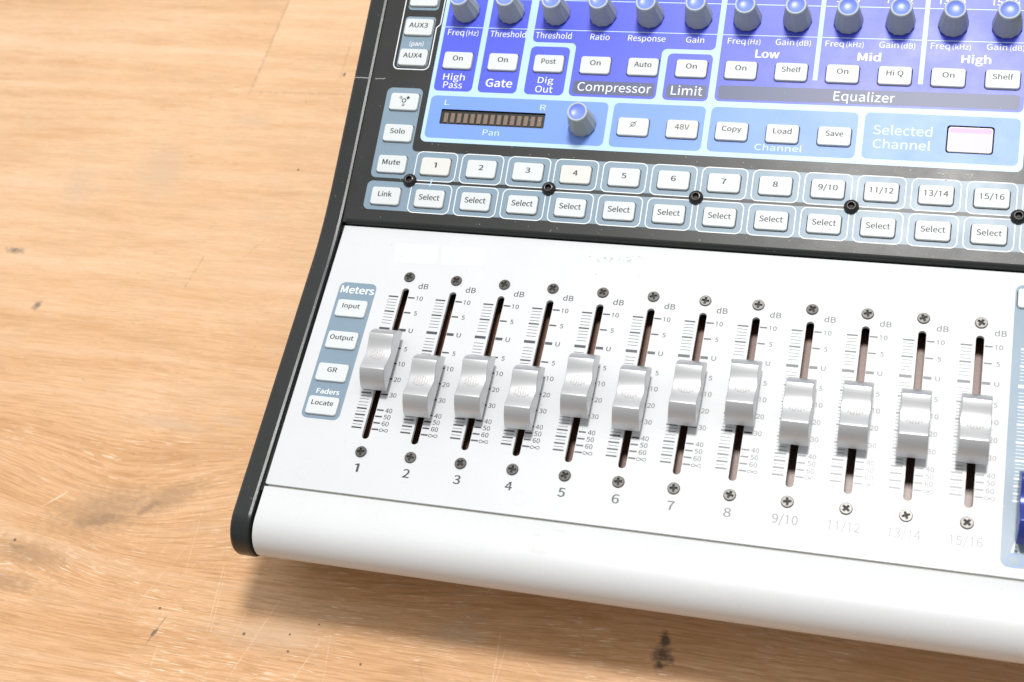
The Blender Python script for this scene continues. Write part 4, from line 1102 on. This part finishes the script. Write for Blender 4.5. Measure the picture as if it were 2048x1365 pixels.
# wording
for s, a, b, yb, yt, wt in [
        ('Freq', -4.8, 2.6, 90.1, 92.9, 0.0), ('(Hz)', 3.6, 9.1, 90.15, 92.5, 0.0), ('Threshold', 14.6, 30.6, 89.9, 92.7, 0.0), ('Threshold', 35.0, 50.9, 89.9, 92.7, 0.0),
        ('High', -3.1, 6.7, 68.6, 71.6, 0.0), ('Pass', -2.4, 6.1, 64.8, 67.8, 0.0), ('Gate', 16.6, 28.3, 66.2, 69.8, 0.012), ('Dig', 39.4, 46.2, 68.8, 71.6, 0.0), ('Out', 38.9, 46.5, 64.5, 67.5, 0.0),
        ('Ratio', 59.2, 67.5, 89.9, 92.6, 0.0), ('Response', 75.5, 91.4, 89.9, 92.6, 0.0), ('Gain', 100.1, 107.7, 89.9, 92.5, 0.0), ('Compressor', 57.1, 88.5, 66.05, 69.9, 0.0), ('Limit', 96.9, 109.9, 65.9, 69.9, 0.0),
        ('Freq', 117.5, 124.8, 89.95, 92.6, 0.0), ('(Hz)', 125.8, 130.9, 90.0, 92.2, 0.0), ('Gain', 137.1, 144.5, 90.0, 92.7, 0.0), ('(dB)', 145.6, 151.3, 90.0, 92.3, 0.0),
        ('Freq', 157.1, 164.4, 90.05, 92.6, 0.0), ('(kHz)', 165.4, 172.2, 90.05, 92.3, 0.0), ('Gain', 178.3, 185.8, 90.1, 92.8, 0.0), ('(dB)', 186.9, 192.2, 90.1, 92.4, 0.0),
        ('Freq', 198.2, 205.5, 90.3, 93.0, 0.0), ('(kHz)', 206.5, 213.4, 90.4, 92.6, 0.0), ('Gain', 219.4, 227.0, 90.6, 93.1, 0.0), ('(dB)', 228.1, 233.4, 90.6, 92.8, 0.0),
        ('Low', 129.6, 139.1, 84.0, 87.5, 0.02), ('Mid', 170.5, 179.3, 84.1, 87.5, 0.02), ('High', 210.4, 221.3, 84.5, 87.9, 0.02), ('Equalizer', 162.7, 186.4, 66.2, 70.1, 0.0)]:
    put_text(mb, s, a, b, yb, yt, Z4, 'white_ink', up, wt)
for s, a, b, yb, yt in [('L', -0.2, 1.9, 56.8, 59.2), ('R', 42.5, 45.0, 56.3, 58.8), ('Pan', 19.2, 26.4, 43.6, 46.2), ('Selected', 179.4, 201.8, 52.35, 56.2), ('Channel', 179.8, 201.5, 46.5, 50.2), ('Channel', 133.9, 152.6, 43.1, 45.7)]:
    put_text(mb, s, a, b, yb, yt, Z3, 'pale_ink', up, 0.0)
for k, (s, _) in enumerate(CH):
    c = 2.2 + 20.35 * k - (0.8 if k > 7 else 0)
    hw = 0.9 if len(s) == 1 else (4.6 if len(s) == 4 else 5.2)
    put_text(mb, s, c - hw, c + hw, 110.2, 113.1, Z4, 'white_ink', up, 0.01)
# worn scratch continuing from the side panel, pale scratch between two buttons
chip_line(mb, [(-34.4, 67.9), (-31.5, 67.9), (-29.6, 68.2)], 0.28, Z1, up)
stroke(mb, [(0.3, 19.0), (0.6, 22.3)], 0.5, 0.11, 'pale_blue', up)
for i in range(46):
    u, v = random.uniform(-30, 240), random.choice([random.uniform(2.5, 6.5), random.uniform(35.5, 39)])
    r = random.uniform(0.06, 0.2)
    layer(mb, circle(u, v, r, 6), [], 0.02, 'chip', up)
for i in range(60):
    u, v = random.uniform(-5, 232), random.uniform(41, 107)
    r = random.uniform(0.06, 0.16)
    layer(mb, circle(u, v, r, 6), [], 0.135, 'pale_blue' if random.random() < 0.6 else 'deep_blue', up)
for i in range(14):
    u, v = random.uniform(205, 222), random.uniform(34.5, 37.5)
    r = random.uniform(0.15, 0.5)
    layer(mb, circle(u, v, r, 7), [], 0.135, 'grime', up)
part('control_panel', mb)

# --- pan meter
mb = MB()
mb.box((-1.3, 47.6, -2.2), (45.6, 55.2, -0.9), 'dark_paint', up)
mb.box((-1.5, 47.3, -2.2), (-1.0, 55.4, -1.05), 'dark_paint', up)
mb.box((45.35, 47.3, -2.2), (45.8, 55.4, -1.05), 'dark_paint', up)
pm = part('pan_meter', mb)
t = MB()
t.box((-0.9, -2.2, -0.3), (0.9, 2.2, 0.4), 'led_brown')
tm = t.mesh('led_segment')
for i in range(15):
    link('led_segment', tm, pm, loc_up(1.35 + 2.97 * i, 51.2, -0.9), UPROT)

# --- selected channel display
mb = MB()
cs = []
for inset, h in ((0.0, -2.0), (0.0, -0.35), (0.12, -0.1), (0.4, 0.0)):
    cs.append([(x, y, h) for x, y in rrect(207.75 + inset, 46.45 + inset, 224.4 - inset, 57.15 - inset, 1.1 - inset * 0.5)])
kk = len(cs[0])
mb.add([p for c in cs[:3] for p in c], [(j * kk + i, j * kk + (i + 1) % kk, (j + 1) * kk + (i + 1) % kk, (j + 1) * kk + i) for j in range(2) for i in range(kk)], 'cut_metal', up)
mb.add([p for c in cs[2:] for p in c], [(i, (i + 1) % kk, kk + (i + 1) % kk, kk + i) for i in range(kk)], 'cut_metal', up)
mb.add(cs[3], [tuple(range(kk))], 'window_lens', up)
layer(mb, rrect(208.3, 54.7, 223.85, 56.6, 0.6), [], 0.03, 'painted_glare_edge', up)  # flat strip painted where the reflection on the pane turns pink
part('display_window', mb)


# --- knobs
def knob():
    m_ = MB()
    n_ = 36
    # fourteen or so flats with raised ribs between them
    fl = lambda i, z: (1.0, 0.962, 0.962)[i % 3]
    lathe(m_, [(5.75, 0.6), (5.95, 0.85), (5.85, 2.0), (5.35, 5.0), (4.85, 8.0), (4.45, 10.6), (4.25, 11.9)], 'knob_grey', n_, fl, False, False)
    lathe(m_, [(4.15, 11.7), (4.27, 12.2), (4.22, 12.7), (4.0, 13.0), (3.75, 13.05), (3.45, 12.9), (3.25, 12.5)], 'knob_rim', 32, None, True, False)
    lathe(m_, [(3.0, -0.3), (3.0, 1.2)], 'inner_black', 20)
    return m_.mesh('knob')


def knob_cap():
    m_ = MB()
    prof = [(3.35, 12.72), (3.0, 12.5), (2.4, 12.25), (1.6, 12.08), (0.8, 12.0), (0.02, 11.98)]
    lathe(m_, prof, 'knob_blue', 28, None, True, True)
    return m_.mesh('knob_cap')


km, kc = knob(), knob_cap()
KN = [(2.2 + 20.38 * k, 101.7 - 0.05 * k) for k in range(12)] + [(61.9, 50.6)]
for u, v in KN:
    o = link('knob', km, console, loc_up(u, v), (UP_TH + random.uniform(-0.02, 0.02), random.uniform(-0.02, 0.02), random.uniform(0, 3)))
    o.rotation_mode = 'ZYX'
    link('knob_cap', kc, o)


# --- black hex-socket screws of the upper panel
def hex_screw():
    m_ = MB()
    lathe(m_, [(2.95, 0.0), (2.9, 0.7), (2.5, 1.45), (1.9, 1.85), (1.55, 1.95), (1.35, 1.9)], 'gloss_black', 32, None, True, False)
    lathe(m_, [(1.62, 1.93), (1.5, 2.0), (1.38, 1.93)], 'screw_metal', 32, None, True, False)
    a = circle3(1.36, 6, 1.9)
    b = circle3(1.30, 6, 0.5)
    m_.add(a + b, [(i, (i + 1) % 6, 6 + (i + 1) % 6, 6 + i) for i in range(6)] + [tuple(range(6, 12))], 'recess')
    return m_.mesh('hex_screw')


hm = hex_screw()
for u in (-9.1, 52.1, 113.3, 174.2, 235.8):
    link('hex_screw', hm, console, loc_up(u, 21.0, 0.1), (UP_TH, 0, random.uniform(0, 1))).rotation_mode = 'ZYX'
